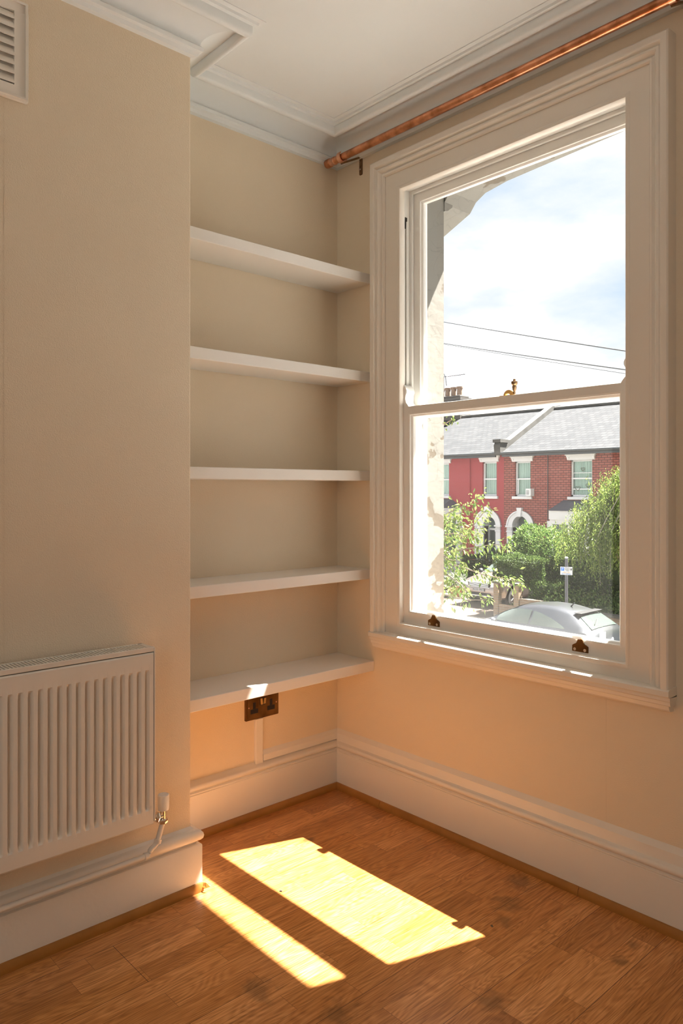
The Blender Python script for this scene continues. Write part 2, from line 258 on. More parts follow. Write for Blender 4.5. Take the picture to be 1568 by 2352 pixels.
# ------------------------------------------------------------------ helpers
def at(u, v, Y):                      # point of the plane y = Y seen at photo pixel (u, v)
    F = Vector((-math.sin(YAW), math.cos(YAW), 0)); R = Vector((math.cos(YAW), math.sin(YAW), 0))
    d = F + R*((u-784)/FPX) + Vector((0, 0, 1))*((HV-v)/FPX)
    return CAM + d*((Y-CAM.y)/d.y)
def link(o, parent=None):
    COL.objects.link(o)
    if parent: o.parent = parent
    return o
def tag(o, label=None, cat=None, group=None, kind=None):
    if label: o['label'] = label
    if cat: o['category'] = cat
    if group: o['group'] = group
    if kind: o['kind'] = kind
    return o
def thing(name, label, cat, loc=(0, 0, 0), group=None, kind=None):
    o = bpy.data.objects.new(name, None); o.empty_display_size = .1; COL.objects.link(o); o.location = loc
    return tag(o, label, cat, group, kind)
class MB:
    """collects shapes in world coordinates; build() links ONE mesh object"""
    def __init__(s): s.bm = bmesh.new()
    def box(s, a, b, bevel=0, seg=2):
        x0, y0, z0 = a; x1, y1, z1 = b
        r = bmesh.ops.create_cube(s.bm, size=1); vs = r['verts']
        for v in vs: v.co = Vector(((x0+x1)/2+v.co.x*(x1-x0), (y0+y1)/2+v.co.y*(y1-y0), (z0+z1)/2+v.co.z*(z1-z0)))
        if bevel:
            es = list({e for v in vs for e in v.link_edges}); bmesh.ops.bevel(s.bm, geom=es, offset=bevel, segments=seg, affect='EDGES', profile=.5)
        return s
    def prism(s, pts, axis, a, b):
        """pts 2D polygon, extruded along axis from a to b. axis 'y': pts=(x,z); 'x': pts=(y,z); 'z': pts=(x,y)"""
        f = {'y': lambda p, t: (p[0], t, p[1]), 'x': lambda p, t: (t, p[0], p[1]), 'z': lambda p, t: (p[0], p[1], t)}[axis]
        v0 = [s.bm.verts.new(f(p, a)) for p in pts]; v1 = [s.bm.verts.new(f(p, b)) for p in pts]; n = len(pts)
        s.bm.faces.new(v0); s.bm.faces.new(v1[::-1])
        for i in range(n): s.bm.faces.new((v0[i], v0[(i+1) % n], v1[(i+1) % n], v1[i]))
        return s
    def tube(s, pts, r, n=10, cap=True):
        pts = [Vector(p) for p in pts]; rs = r if isinstance(r, (list, tuple)) else [r]*len(pts); rings = []
        for i, p in enumerate(pts):
            t = (pts[min(i+1, len(pts)-1)]-pts[max(i-1, 0)]).normalized()
            up = Vector((0, 0, 1)) if abs(t.z) < .95 else Vector((1, 0, 0))
            a = t.cross(up).normalized(); b = a.cross(t)
            rings.append([s.bm.verts.new(p+(a*math.cos(2*PI*k/n)+b*math.sin(2*PI*k/n))*rs[i]) for k in range(n)])
        for A, B in zip(rings, rings[1:]):
            for k in range(n): s.bm.faces.new((A[k], A[(k+1) % n], B[(k+1) % n], B[k]))
        if cap: s.bm.faces.new(rings[0][::-1]); s.bm.faces.new(rings[-1])
        return s
    def lathe(s, prof, c, axis='z', n=24):
        """prof: (radius, height)"""
        c = Vector(c); rings = []
        for r, h in prof:
            ring = []
            for k in range(n):
                a = 2*PI*k/n; x, y = r*math.cos(a), r*math.sin(a)
                ring.append(s.bm.verts.new(c+Vector({'z': (x, y, h), 'y': (x, h, y), 'x': (h, x, y)}[axis])))
            rings.append(ring)
        for A, B in zip(rings, rings[1:]):
            for k in range(n): s.bm.faces.new((A[k], A[(k+1) % n], B[(k+1) % n], B[k]))
        s.bm.faces.new(rings[0][::-1]); s.bm.faces.new(rings[-1]); return s
    def sweep(s, path, prof, fn, closed=False, side=1, i0=None, i1=None):
        """path 2D, prof (offset, b); fn(x, y, b)->3D; side 1 = right of the direction. Mitred."""
        P = [Vector(p) for p in path]; n = len(P); rng = range(n)
        def nrm(i):
            d = (P[(i+1) % n]-P[i]).normalized(); return Vector((d.y, -d.x))*side
        rows = []
        for i in rng:
            if closed or 0 < i < n-1:
                a, b = nrm((i-1) % n), nrm(i); m = (a+b)/(1+a.dot(b))
            else: m = nrm(0) if i == 0 else nrm(n-2)
            rows.append([s.bm.verts.new(fn(P[i].x+m.x*o, P[i].y+m.y*o, b_)) for o, b_ in prof])
        segs = [(i, (i+1) % n) for i in range(n if closed else n-1)]
        for a, b in segs:
            if i0 is not None and not (i0 <= a < i1): continue
            for k in range(len(prof)-1): s.bm.faces.new((rows[a][k], rows[a][k+1], rows[b][k+1], rows[b][k]))
        if not closed:
            a, b = (0, n-1) if i0 is None else (i0, i1)
            for q in (a, b):
                try: s.bm.faces.new(rows[q])
                except Exception: pass
        return s
    def verts_faces(s, vs, fs):
        V = [s.bm.verts.new(v) for v in vs]
        for f in fs: s.bm.faces.new([V[i] for i in f])
        return s
    def build(s, name, m, parent=None, smooth=False, origin=None):
        loose = [v for v in s.bm.verts if not v.link_faces]
        if loose: bmesh.ops.delete(s.bm, geom=loose, context='VERTS')
        bmesh.ops.recalc_face_normals(s.bm, faces=s.bm.faces)
        me = bpy.data.meshes.new(name); off = Vector((0, 0, 0))
        if parent: off = parent_world(parent)
        elif origin is not None: off = Vector(origin)
        if off.length: bmesh.ops.translate(s.bm, verts=s.bm.verts, vec=-off)
        s.bm.to_mesh(me); s.bm.free(); me.materials.append(m)
        if smooth:
            for p in me.polygons: p.use_smooth = True
            try: me.set_sharp_from_angle(angle=math.radians(35))
            except Exception: pass
        o = bpy.data.objects.new(name, me); link(o, parent)
        if not parent and origin is not None: o.location = origin
        return o
def parent_world(p):
    v = Vector((0, 0, 0))
    while p: v = v+Vector(p.location); p = p.parent
    return v
def struct(o): o['kind'] = 'structure'; return o
def copy_tree(o, parent=None):
    c = o.copy(); COL.objects.link(c)
    if parent: c.parent = parent
    for ch in list(o.children): copy_tree(ch, c)
    return c
def mesh_np(name, V, Fc, m, parent=None, smooth=False):
    me = bpy.data.meshes.new(name); off = np.array(parent_world(parent)) if parent else 0
    V = np.asarray(V)-off
    me.vertices.add(len(V)); me.vertices.foreach_set('co', V.ravel().astype('f'))
    Fc = np.asarray(Fc); k = Fc.shape[1]; me.loops.add(Fc.size); me.loops.foreach_set('vertex_index', Fc.ravel().astype('i'))
    me.polygons.add(len(Fc)); me.polygons.foreach_set('loop_start', np.arange(0, Fc.size, k).astype('i'))
    me.update(calc_edges=True); me.materials.append(m)
    o = bpy.data.objects.new(name, me); return link(o, parent)
def text_mesh(name, body, size, m, parent, loc, rot, label=None, spacing=1.0):
    cu = bpy.data.curves.new(name, 'FONT'); cu.body = body; cu.size = size; cu.extrude = size*.02; cu.align_x = 'CENTER'; cu.align_y = 'CENTER'; cu.space_character = spacing
    t = bpy.data.objects.new('tmp', cu); COL.objects.link(t); bpy.context.view_layer.update()
    me = bpy.data.meshes.new_from_object(t.evaluated_get(bpy.context.evaluated_depsgraph_get())); bpy.data.objects.remove(t)
    me.materials.clear(); me.materials.append(m); o = bpy.data.objects.new(name, me); link(o, parent)
    o.location = Vector(loc)-(parent_world(parent) if parent else Vector()); o.rotation_euler = rot
    if label: o['label'] = label
    return o

# ------------------------------------------------------------------ room shell
CH = .284; CY = -.828; ZC = 2.51; RX = 3.05; BY = -3.7; GZ = -3.24
WX0, WX1, WZ0, WZ1 = .343, 1.207, .672, 2.24      # box opening
struct(MB().box((-.1, BY-.1, -.12), (RX+.1, .0, 0)).build('floor', M['floor']))
struct(MB().box((-.1, BY-.1, ZC), (RX+.1, .10, ZC+.15)).build('ceiling', M['ceil']))
mb = MB()
for a, b in (((-.12, 0, -.12), (WX0-.015, .10, ZC)), ((WX1+.015, 0, -.12), (RX+.12, .10, ZC)), ((WX0-.015, 0, -.12), (WX1+.015, .10, .655)), ((WX0-.015, 0, WZ1+.015), (WX1+.015, .10, ZC))):
    mb.box(a, b)
struct(mb.build('wall_front', M['wall']))
struct(MB().box((-.12, BY, 0), (0, 0, ZC)).build('wall_alcove', M['wall']))
struct(MB().box((0, BY, 0), (CH, CY, ZC), bevel=.004).build('wall_chimney', M['wallpaper']))
struct(MB().box((-.12, BY-.12, 0), (RX+.12, BY, ZC)).build('wall_back', M['wall']))
struct(MB().box((RX, BY, 0), (RX+.12, 0, ZC)).build('wall_right', M['wall']))
# lining-paper joints, a paper's thickness proud
struct(MB().box((CH, -1.3475, .2), (CH+.0007, -1.3455, 2.4)).build('trim_1', M['wallpaper']))
struct(MB().box((1.128, -.0006, .226), (1.1295, .001, .578)).build('trim_2', M['wall']))

PATH = [(CH, BY), (CH, CY), (0, CY), (0, 0), (RX, 0)]
flat = lambda x, y, b: Vector((x, y, b))
# cornice
corn = [(0, 2.412), (.014, 2.414), (.018, 2.424), (.026, 2.428), (.028, 2.438), (.020, 2.446)]
corn += [(.020+.082*(1-math.cos(t)), 2.446+.044*math.sin(t)) for t in [PI/2*k/8 for k in range(1, 9)]]
corn += [(.102, 2.482), (.106, 2.476)]
corn += [(.117-.011*math.cos(t), 2.476-.011*math.sin(t)+.002) for t in [PI*k/6 for k in range(1, 7)]]
corn += [(.128, 2.498), (.140, 2.499), (.142, 2.506), (.156, 2.5075), (.156, ZC+.004), (0, ZC+.004)]
for k in range(4):
    struct(MB().sweep(PATH, corn, flat, i0=k, i1=k+1).build('trim_%d' % (3+k), M['ceil'], smooth=True))
# skirting boards
def half(cx_, cz, rx, rz, n=6, a0=-90, a1=90):
    return [(cx_+rx*math.cos(math.radians(a0+(a1-a0)*k/n)), cz+rz*math.sin(math.radians(a0+(a1-a0)*k/n))) for k in range(n+1)]
sk_w = [(0, 0), (.022, 0), (.022, .143), (.020, .145), (.023, .1475), (.023, .151), (.019, .154)] + half(.017, .167, .010, .011) + [(.014, .181), (.013, .189), (.012, .209), (.0, .224)]
sk_a = [(0, 0), (.022, 0), (.022, .143), (.020, .145), (.023, .1475), (.023, .151), (.019, .154)] + half(.017, .167, .010, .011) + [(.010, .181), (.0, .186)]
sk_c = [(0, 0), (.024, 0), (.024, .130), (.022, .133), (.012, .134), (.012, .140)] + half(.014, .158, .014, .016) + [(.006, .176), (.0, .183)]
struct(MB().sweep(PATH, sk_c, flat, i0=0, i1=1).build('baseboard_chimney', M['trimold'], smooth=True))
struct(MB().sweep(PATH, sk_c, flat, i0=1, i1=2).build('baseboard_recess', M['trimold'], smooth=True))
struct(MB().sweep(PATH, sk_a, flat, i0=2, i1=3).build('baseboard_alcove', M['trim'], smooth=True))
struct(MB().sweep(PATH, sk_w, flat, i0=3, i1=4).build('baseboard_front', M['trim'], smooth=True))
struct(MB().prism([(0, .183), (.013, .187), (.012, .207), (0, .222)], 'y', -.368, -.002).build('trim_7', M['trim'])) if False else None
mb = MB(); mb.verts_faces([(x, y, z) for y in (-.366, -.003) for x, z in ((0, .183), (.013, .186), (.012, .207), (0, .222))],
    [(0, 1, 5, 4), (1, 2, 6, 5), (2, 3, 7, 6), (0, 1, 2, 3), (4, 5, 6, 7)]); struct(mb.build('trim_7', M['trim']))
# oak beading at the foot of the skirting
def bead(seg, a, b, n, base=.022):
    prof = [(base, 0), (base+.012, 0), (base+.012, .008), (base+.010, .016), (base+.005, .0225), (base, .0235)]
    if seg == 'f': pts = [(a, 0), (b, 0)]
    elif seg == 'a': pts = [(0, a), (0, b)]
    else: pts = [(CH, a), (CH, b)]
    struct(MB().sweep(pts, prof, flat).build('trim_%d' % n, M['bead'], smooth=True))
bead('f', .024, .262, 8); bead('f', .2635, 1.06, 9); bead('f', 1.0615, RX, 10)
bead('a', -.80, -.022, 11); bead('c', BY, -.806, 12, base=.024)

# ------------------------------------------------------------------ window_1
win = tag(bpy.data.objects.new('window_1', None), kind='structure'); COL.objects.link(win); win.location = (.775, 0, .64)
xz = lambda Y: (lambda x, z, b: Vector((x, b, z)))
CXW = .775
# lining boards (face 20 mm proud of the plaster)
mb = MB()
ox = .490; oz = 2.292; lx = .432
mb.box((CXW-ox-.002, -.020, .64), (CXW-lx, .004, oz)); mb.box((CXW+lx, -.020, .64), (CXW+ox+.002, .004, oz))
mb.box((CXW-lx, -.020, WZ1-.002), (CXW+lx, .004, oz)); mb.box((CXW-lx, -.020, .64), (CXW+lx, .004, WZ0+.004))
mb.build('lining', M['trim'], win)
arch = [(0, -.018), (0, -.024), (.004, -.029), (.009, -.030), (.013, -.026), (.015, -.025), (.018, -.031), (.024, -.037), (.030, -.036), (.033, -.033), (.036, -.036), (.038, -.044), (.042, -.046), (.055, -.046), (.059, -.043), (.060, -.038), (.060, .002)]
mb = MB(); mb.sweep([(CXW-ox, .640), (CXW-ox, oz), (CXW+ox, oz), (CXW+ox, .640)], arch, lambda x, z, b: Vector((x, b, z)), side=-1)
mb.build('architrave', M['trim'], win, smooth=True)
# sill nosing and stepped apron
mb = MB(); L0, L1 = CXW-.552, CXW+.552
mb.prism([(.0, .645), (-.045, .641), (-.049, .637), (-.049, .624), (-.045, .620), (0, .618)][::1], 'x', L0, L1)
mb.prism([(0, .621), (-.041, .620), (-.041, .611), (-.036, .607), (0, .607)], 'x', L0, L1)
mb.prism([(0, .609), (-.036, .607), (-.034, .598), (-.030, .595), (0, .595)], 'x', L0, L1-.002)
mb.prism([(0, .597), (-.030, .595), (-.026, .584), (-.018, .578), (0, .577)], 'x', L0, L1-.008)
mb.build('sill', M['trim'], win)
# staff bead
sb = [(-.012, .004), (-.0122, -.017), (-.010, -.0205), (-.005, -.0218), (0, -.0215), (.003, -.0195)]
mb = MB(); mb.sweep([(WX0, WZ0), (WX0, WZ1), (WX1, WZ1), (WX1, WZ0)], [(o, b) for o, b in sb], lambda x, z, b: Vector((x, b, z)), closed=True, side=-1)
mb.build('staff_bead', M['trim'], win, smooth=True)
# box frame: pulley stiles, head, sill, parting and outer beads
mb = MB()
mb.box((WX0-.014, .004, .655), (WX0, .120, 2.255)); mb.box((WX1, .004, .655), (WX1+.014, .120, 2.255)); mb.box((WX0, .004, WZ1), (WX1, .120, 2.255))
mb.box((WX0, .004, .655), (WX1, .120, WZ0))
mb.build('frame', M['white'], win)
mb = MB()
for y0, y1, q in ((.0435, .0545, .012), (.1, .12, .019)):
    mb.box((WX0, y0, WZ0), (WX0+q, y1, WZ1), bevel=.0015); mb.box((WX1-q, y0, WZ0), (WX1, y1, WZ1), bevel=.0015); mb.box((WX0+q, y0, WZ1-q), (WX1-q, y1, WZ1), bevel=.0015)
mb.build('parting_bead', M['white'], win)
GX0, GX1 = .388, 1.162
def sash(name, y0, zb, zt, brail, trail, gm, zgl):
    s = MB(); st = .031; y1 = y0+.041; X0, X1 = WX0+.003, WX1-.003
    s.box((X0, y0, zb), (GX0-.012, y1, zt)); s.box((GX1+.012, y0, zb), (X1, y1, zt))
    s.box((GX0-.012, y0, zb), (GX1+.012, y1, zb+brail)); s.box((GX0-.012, y0, zt-trail), (GX1+.012, y1, zt))
    o = s.build(name, M['white'], win)
    g0, g1 = zb+brail, zt-trail
    prof = [(0, y0), (.003, y0+.001), (.0055, y0+.003), (.006, y0+.008), (.009, y0+.010), (.012, y0+.014), (.012, y0+.024), (.012, y0+.028), (.002, y1), (0, y1)]
    s = MB(); s.sweep([(GX0-.012, g0), (GX0-.012, g1), (GX1+.012, g1), (GX1+.012, g0)], prof, lambda x, z, b: Vector((x, b, z)), closed=True, side=1)
    s.build('moulding', M['white'], o, smooth=True)
    MB().box((GX0-.004, y0+.0235, g0+.006), (GX1+.004, y0+.0265, g1-.006)).build('pane', gm, o)
    return o
low = sash('lower_sash', .001, 0.676, 1.455, .045, .024, M['glass_low'], .73)
upp = sash('upper_sash', .0555, 1.420, 2.238, .034, .034, M['glass_up'], 1.46)
# horns
def horn(xa, sx, y0, z0, sz, par):
    pr = [(0, 0), (.026, 0), (.022, .006), (.013, .016), (.009, .028), (.012, .040), (.017, .050), (.017, .058), (.011, .070), (.004, .078), (0, .080)]
    MB().prism([(xa+sx*x, z0+sz*z) for x, z in pr], 'y', y0, y0+.041).build('horn', M['white'], par, smooth=True)
horn(.352, 1, .001, 1.455, 1, low); horn(1.198, -1, .001, 1.455, 1, low)
horn(.348, 1, .0555, 1.420, -1, upp); horn(1.202, -1, .0555, 1.420, -1, upp)
# sash cord and pulley slot
MB().box((WX0-.002, .019, 2.100), (WX0+.0012, .031, 2.142), bevel=.001).build('pulley_slot', M['dark'], win)
MB().box((WX0-.002, .0225, 1.50), (WX0+.0006, .0275, 2.102)).build('cord_groove', M['cord'], win)
MB().tube([(WX0+.004, .025, 2.125), (WX0+.0035, .0252, 1.9), (WX0+.004, .0248, 1.6), (WX0+.004, .025, 1.50)], .0028, 8).build('sash_cord', M['white'], win, smooth=True)
# sash lifts: brass hooks on the bottom rail
def sash_lift(cx_):
    pr = [(-.025, -.013), (-.025, .004), (-.019, .008), (-.013, .011), (-.009, .018), (-.006, .027), (0, .030), (.006, .027), (.009, .018), (.013, .011), (.019, .008), (.025, .004), (.025, -.013)]
    pl = MB().prism([(cx_+x, .703+z) for x, z in pr], 'y', -.0025, .0015).build('sash_lift', M['darkbrass'], low)
    pl['label'] = 'dark brass hook lift'
    V = []; n = 8; wd = 10
    for i in range(n+1):
        a = PI*.85*i/n; yy = -.002-.010*(1-math.cos(a))-.004*i/n; zz = .724+.015*math.sin(a)
        for j in range(wd+1):
            s_ = (j/wd-.5)*2; hw = .011+.009*math.sin(PI*min(1, i/n*.9+.1))
            V.append((cx_+s_*hw, yy, zz))
    fs = [(i*(wd+1)+j, i*(wd+1)+j+1, (i+1)*(wd+1)+j+1, (i+1)*(wd+1)+j) for i in range(n) for j in range(wd)]
    m = MB(); m.verts_faces(V, fs); r = bmesh.ops.solidify(m.bm, geom=m.bm.faces[:], thickness=.002)
    m.build('hook', M['nickel'], pl, smooth=True)
    for sx in (-.016, .016): MB().lathe([(.0045, -.0045), (.0045, -.0025), (.002, -.0015)], (cx_+sx, 0, .697), 'y', 12).build('screw', M['chrome'], pl)
sash_lift(.497); sash_lift(1.050)
# brass fastener on the meeting rail
MB().lathe([(.009, 0), (.009, .003), (.004, .006), (.0035, .016), (.006, .020), (.0075, .030), (.0055, .033), (.0085, .036), (.010, .040), (.010, .046), (.0045, .048), (.004, .053), (.001, .055)], (.802, .032, 1.455), 'z', 16).build('fastener_post', M['bronze'], low, smooth=True)
m = MB(); arc = [(math.cos(a), math.sin(a)) for a in [PI*k/10 for k in range(11)]]
m.prism([(.783+.019*c, 1.457+.019*s_) for c, s_ in arc]+[(.780+.010*c, 1.457+.008*s_) for c, s_ in arc[::-1]], 'y', .026, .036)
m.box((.760, .010, 1.455), (.812, .040, 1.4575)); m.build('fastener_catch', M['brass'], low, smooth=True)

# outer wall with rendered reveals, lintel hood and stone sill
mb = MB(); EY0, EY1 = .120, .234; RX0, RX1 = .345, 1.203
mb.box((-4, EY0, GZ), (RX0, EY1, 6.2)); mb.box((RX1, EY0, GZ), (6, EY1, 6.2)); mb.box((RX0, EY0, GZ), (RX1, EY1, .62)); mb.box((RX0, EY0, 2.285), (RX1, EY1, 6.2))
mb.box((-4, .10, 2.52), (6, .12, 6.2)); mb.box((-4, .10, GZ), (6, .12, -.13))
bmesh.ops.remove_doubles(mb.bm, verts=mb.bm.verts, dist=1e-5)
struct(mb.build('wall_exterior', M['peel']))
mb = MB(); mb.prism([(RX0-.20, 2.16), (RX0, 2.245), (.375, 2.282), (.42, 2.306), (.52, 2.322), (.70, 2.332), (1.0, 2.347), (RX1+.2, 2.352), (RX1+.2, 2.47), (RX0-.20, 2.47)], 'y', EY1, .393)
mb.prism([(EY1, 2.215), (EY1+.02, 2.222), (EY1+.045, 2.24), (EY1+.05, 2.27), (EY1, 2.27)], 'x', RX0-.05, RX0+.004)
struct(mb.build('trim_13', M['peel']))
mb = MB(); mb.prism([(.10, .655), (.12, .672), (.29, .640), (.29, .57), (.234, .57), (.10, .57)], 'x', RX0+.001, RX1-.001)
struct(mb.build('trim_14', M['stonesill']))

# ------------------------------------------------------------------ alcove shelves
def shelf(zt, depth, label):
    o = MB().box((.001, CY+.002, zt-.037), (depth, -.001, zt), bevel=.0018).build('shelf', M['shelf'], origin=(0, CY/2, zt-.037))
    tag(o, label, 'shelf', 'painted shelves in the alcove'); return o
shelf(1.965, .187, 'white painted shelf, topmost of the five in the alcove beside the window')
shelf(1.598, .187, 'white painted alcove shelf second from the top, beside the upper window pane')
shelf(1.229, .187, 'white painted alcove shelf in the middle of the five, seen edge-on')
shelf(.862, .187, 'white painted alcove shelf second from the bottom, its top face just visible')
shelf(.521, .206, 'lowest white alcove shelf with a spot of sunlight, just above the socket')

# ------------------------------------------------------------------ socket and trunking
so = thing('wall_socket', 'dark antique brass double socket with black inserts under the lowest shelf', 'socket', (0, -.3675, .340))
def plate_pts(y0, y1, z0, z1, r, n=4):
    P_ = []
    for cy_, cz_, a0 in ((y1-r, z1-r, 0), (y0+r, z1-r, 90), (y0+r, z0+r, 180), (y1-r, z0+r, 270)):
        P_ += [(cy_+r*math.cos(math.radians(a0+90*k/n)), cz_+r*math.sin(math.radians(a0+90*k/n))) for k in range(n+1)]
    return P_
MB().prism(plate_pts(-.4405, -.2945, .340, .426, .003), 'x', 0, .006).build('back_box', M['darkbrass'], so)
MB().prism(plate_pts(-.434, -.301, .3465, .4195, .003), 'x', .006, .009).build('plate', M['darkbrass'], so)
for cy_ in (-.4045, -.3305):
    m = MB(); m.box((.0085, cy_-.0035-.0025, .379), (.0094, cy_+.006, .402)); m.box((.0085, cy_-.0165, .3625), (.0094, cy_+.0165, .379-.0005)); m.build('socket_insert', M['blackins'], so)
m = MB(); m.box((.0085, -.381, .387), (.0094, -.3545, .414)); m.build('switch_surround', M['blackins'], so)
for cy_, t in ((-.3745, .0015), (-.3605, -.0015)):
    m = MB(); m.verts_faces([(.009, cy_-.0045, .390), (.009, cy_+.0045, .390), (.009, cy_+.0045, .411), (.009, cy_-.0045, .411), (.0125+t, cy_-.0045, .390), (.0125+t, cy_+.0045, .390), (.0125-t, cy_+.0045, .411), (.0125-t, cy_-.0045, .411)],
                            [(0, 1, 2, 3), (4, 5, 6, 7), (0, 1, 5, 4), (1, 2, 6, 5), (2, 3, 7, 6), (3, 0, 4, 7)]); m.build('rocker_switch', M['brass'], so)
for cy_ in (-.428, -.307): MB().lathe([(.0025, .0088), (.0025, .0096)], (0, cy_, .386), 'x', 10).build('screw', M['copper2'], so)
tr = MB().prism([(.0, -.400), (.010, -.400), (.012, -.398), (.012, -.369), (.010, -.367), (0, -.367)], 'z', .171, .340).build('cable_trunking', M['trim'], origin=(0, -.383, .171))
tag(tr, 'cream painted vertical cable trunking running from the double socket down to the skirting', 'trunking')

# ------------------------------------------------------------------ curtain pole
cp = thing('curtain_pole', 'copper pipe curtain pole running above the window', 'curtain pole', (.08, -.08, 2.402))
m = MB(); m.tube([(.055, -.08, 2.403), (2.2, -.08, 2.398)], .0135, 20); m.build('rod', M['copper'], cp, smooth=True)
m = MB(); m.lathe([(.0155, .030), (.0165, .032), (.0165, .052), (.0155, .054)], (0, -.08, 2.403), 'x', 20); m.build('end_cap', M['copper'], cp, smooth=True)
m = MB(); m.lathe([(.0145, .054), (.0145, .072), (.0152, .073), (.0152, .078), (.0145, .079)], (0, -.08, 2.403), 'x', 20); o = m.build('collar', M['copper2'], cp, smooth=True); o['label'] = 'brighter copper collar with a maker mark'
def pole_bracket(x, label):
    b = thing('pole_bracket', label, 'bracket', (x+.03, 0, 2.36), group='curtain pole brackets')
    m = MB(); m.prism(plate_pts(x+.022, x+.037, .0, 1, .0)[:0] or [(x+.023, 2.355), (x+.025, 2.352), (x+.036, 2.352), (x+.038, 2.355), (x+.038, 2.423), (x+.023, 2.423)], 'y', -.0035, 0); m.build('wall_plate', M['bronze'], b)
    m = MB(); m.verts_faces([(x+.023, -.0, 2.417), (x+.038, -.0, 2.417), (x+.038, -.0, 2.424), (x+.023, -.0, 2.424), (x+.001, -.078, 2.378), (x+.017, -.078, 2.378), (x+.017, -.078, 2.385), (x+.001, -.078, 2.385)],
        [(0, 1, 2, 3), (4, 5, 6, 7), (0, 1, 5, 4), (1, 2, 6, 5), (2, 3, 7, 6), (3, 0, 4, 7)]); m.build('arm', M['bronze'], b)
    m = MB(); ri, ro = .0165, .0205; n = 18; V = []; 
    for k in range(n+1):
        a = math.radians(130+ (410-130)*k/n)
        for r_, xx in ((ri, x), (ro, x), (ro, x+.017), (ri, x+.017)): V.append((xx, -.08+r_*math.cos(a), 2.403+r_*math.sin(a)))
    fs = [(4*k+j, 4*k+(j+1) % 4, 4*k+4+(j+1) % 4, 4*k+4+j) for k in range(n) for j in range(4)]+[(0, 1, 2, 3), (4*n, 4*n+1, 4*n+2, 4*n+3)]
    m.verts_faces(V, fs); o = m.build('cup', M['copper2'], b, smooth=True)
    for z in (2.372, 2.405): MB().lathe([(.0035, -.0055), (.0035, -.003)], (x+.0305, 0, z), 'y', 10).build('screw', M['chrome'], b)
pole_bracket(.106, 'small bronze bracket holding the left end of the copper curtain pole')
pole_bracket(1.345, 'small bronze bracket at the top right corner of the photo, holding the copper pole')

# ------------------------------------------------------------------ air vent
av = thing('air_vent', 'cream painted plaster air vent with curved louvres high on the chimney breast', 'vent', (CH, -1.42, 2.113))
Y0, Y1, Z0_, Z1_ = -1.56, -1.293, 2.113, 2.358; iy, iz0, iz1 = .034, .036, .030
m = MB(); X = CH
m.box((X, Y0, Z0_), (X+.013, Y1, Z0_+iz0), bevel=.003); m.box((X, Y0, Z1_-iz1), (X+.013, Y1, Z1_), bevel=.003); m.box((X, Y0, Z0_+iz0-.004), (X+.0125, Y0+iy, Z1_-iz1+.004)); m.box((X, Y1-iy, Z0_+iz0-.004), (X+.0125, Y1, Z1_-iz1+.004))
m.sweep([(Y0+.008, Z0_+.008), (Y0+.008, Z1_-.008), (Y1-.008, Z1_-.008), (Y1-.008, Z0_+.008)], [(0, .012), (.001, .017), (-.004, .018), (-.006, .012)], lambda y, z, b: Vector((CH+b, y, z)), closed=True, side=1)
m.build('frame', M['trimold'], av, smooth=True)
MB().box((X+.0005, Y0+iy-.002, Z0_+iz0-.002), (X+.001, Y1-iy+.002, Z1_-iz1+.002)).build('back_plate', M['trim'], av)
for k in range(8):
    z = Z0_+iz0+.0005+k*.0224
    MB().prism([(z_, x_) for x_, z_ in ()] or [(X+.001, z+.0215), (X+.004, z+.0213), (X+.009, z+.016), (X+.012, z+.009), (X+.0125, z+.002), (X+.0105, z+.002), (X+.009, z+.009), (X+.006, z+.014), (X+.001, z+.018)], 'y', Y0+iy, Y1-iy).build('slat', M['trimold'], av, smooth=True)

# ------------------------------------------------------------------ radiator
rd = thing('radiator', 'cream ribbed panel radiator mounted low on the chimney breast', 'radiator', (CH+.06, -1.4, .27))
XF = .384; RZ0, RZ1 = .272, .728; RY1 = -1.0; RY0 = -1.95; pitch = .02315
def build_front():
    m = MB(); ys = []; nfl = int((-1.008-RY0-.02)/pitch); y = -1.0195
    prof = [(-.5, 0), (-.32, 0), (-.26, -.0015), (-.20, -.007), (-.12, -.0105), (.10, -.0105), (.18, -.007), (.24, -.0015), (.30, 0)]
    cols = [(RY1, 0, 0, 0)]
    for i in range(nfl):
        c = -1.0185-i*pitch
        for t, d in prof[::-1]: cols.append((c+t*pitch, d, c, 1))
    cols.append((RY0, 0, 0, 0)); cols.sort(key=lambda q: -q[0])
    zs = [RZ0, RZ0+.004, .300, .312, .315, .318, .322, .327, .334, .50, .662, .669, .674, .678, .681, .684, .700, RZ1-.004, RZ1]
    def fz(z):
        if z < .312 or z > .684: return 0
        lo = min(1, (z-.312)/.018); hi = min(1, (.684-z)/.018); return (max(0, min(lo, hi)))**.6
    grid = [[m.bm.verts.new((XF+d*fz(z)-(.003 if z in (RZ0, RZ1) else 0), y_, z)) for y_, d, c, f in cols] for z in zs]
    for a in range(len(zs)-1):
        for b in range(len(cols)-1): m.bm.faces.new((grid[a][b], grid[a][b+1], grid[a+1][b+1], grid[a+1][b]))
    m.build('front_panel', M['rad'], rd, smooth=True)
build_front()
MB().box((XF-.045, RY0, RZ0+.006), (XF-.012, RY1-.004, RZ1-.02)).build('water_channel', M['raddark'], rd)
MB().box((CH+.026, RY0, RZ0+.004), (CH+.034, RY1-.002, RZ1-.004)).build('back_panel', M['rad'], rd)
m = MB(); m.box((CH+.026, RY1+.002, RZ0+.010), (XF-.001, RY1+.0045, RZ1+.012)); m.box((XF-.002, RY1+.0015, RZ0+.010), (XF+.001, RY1+.0045, RZ1+.012), bevel=.0005); m.build('side_panel', M['rad'], rd)
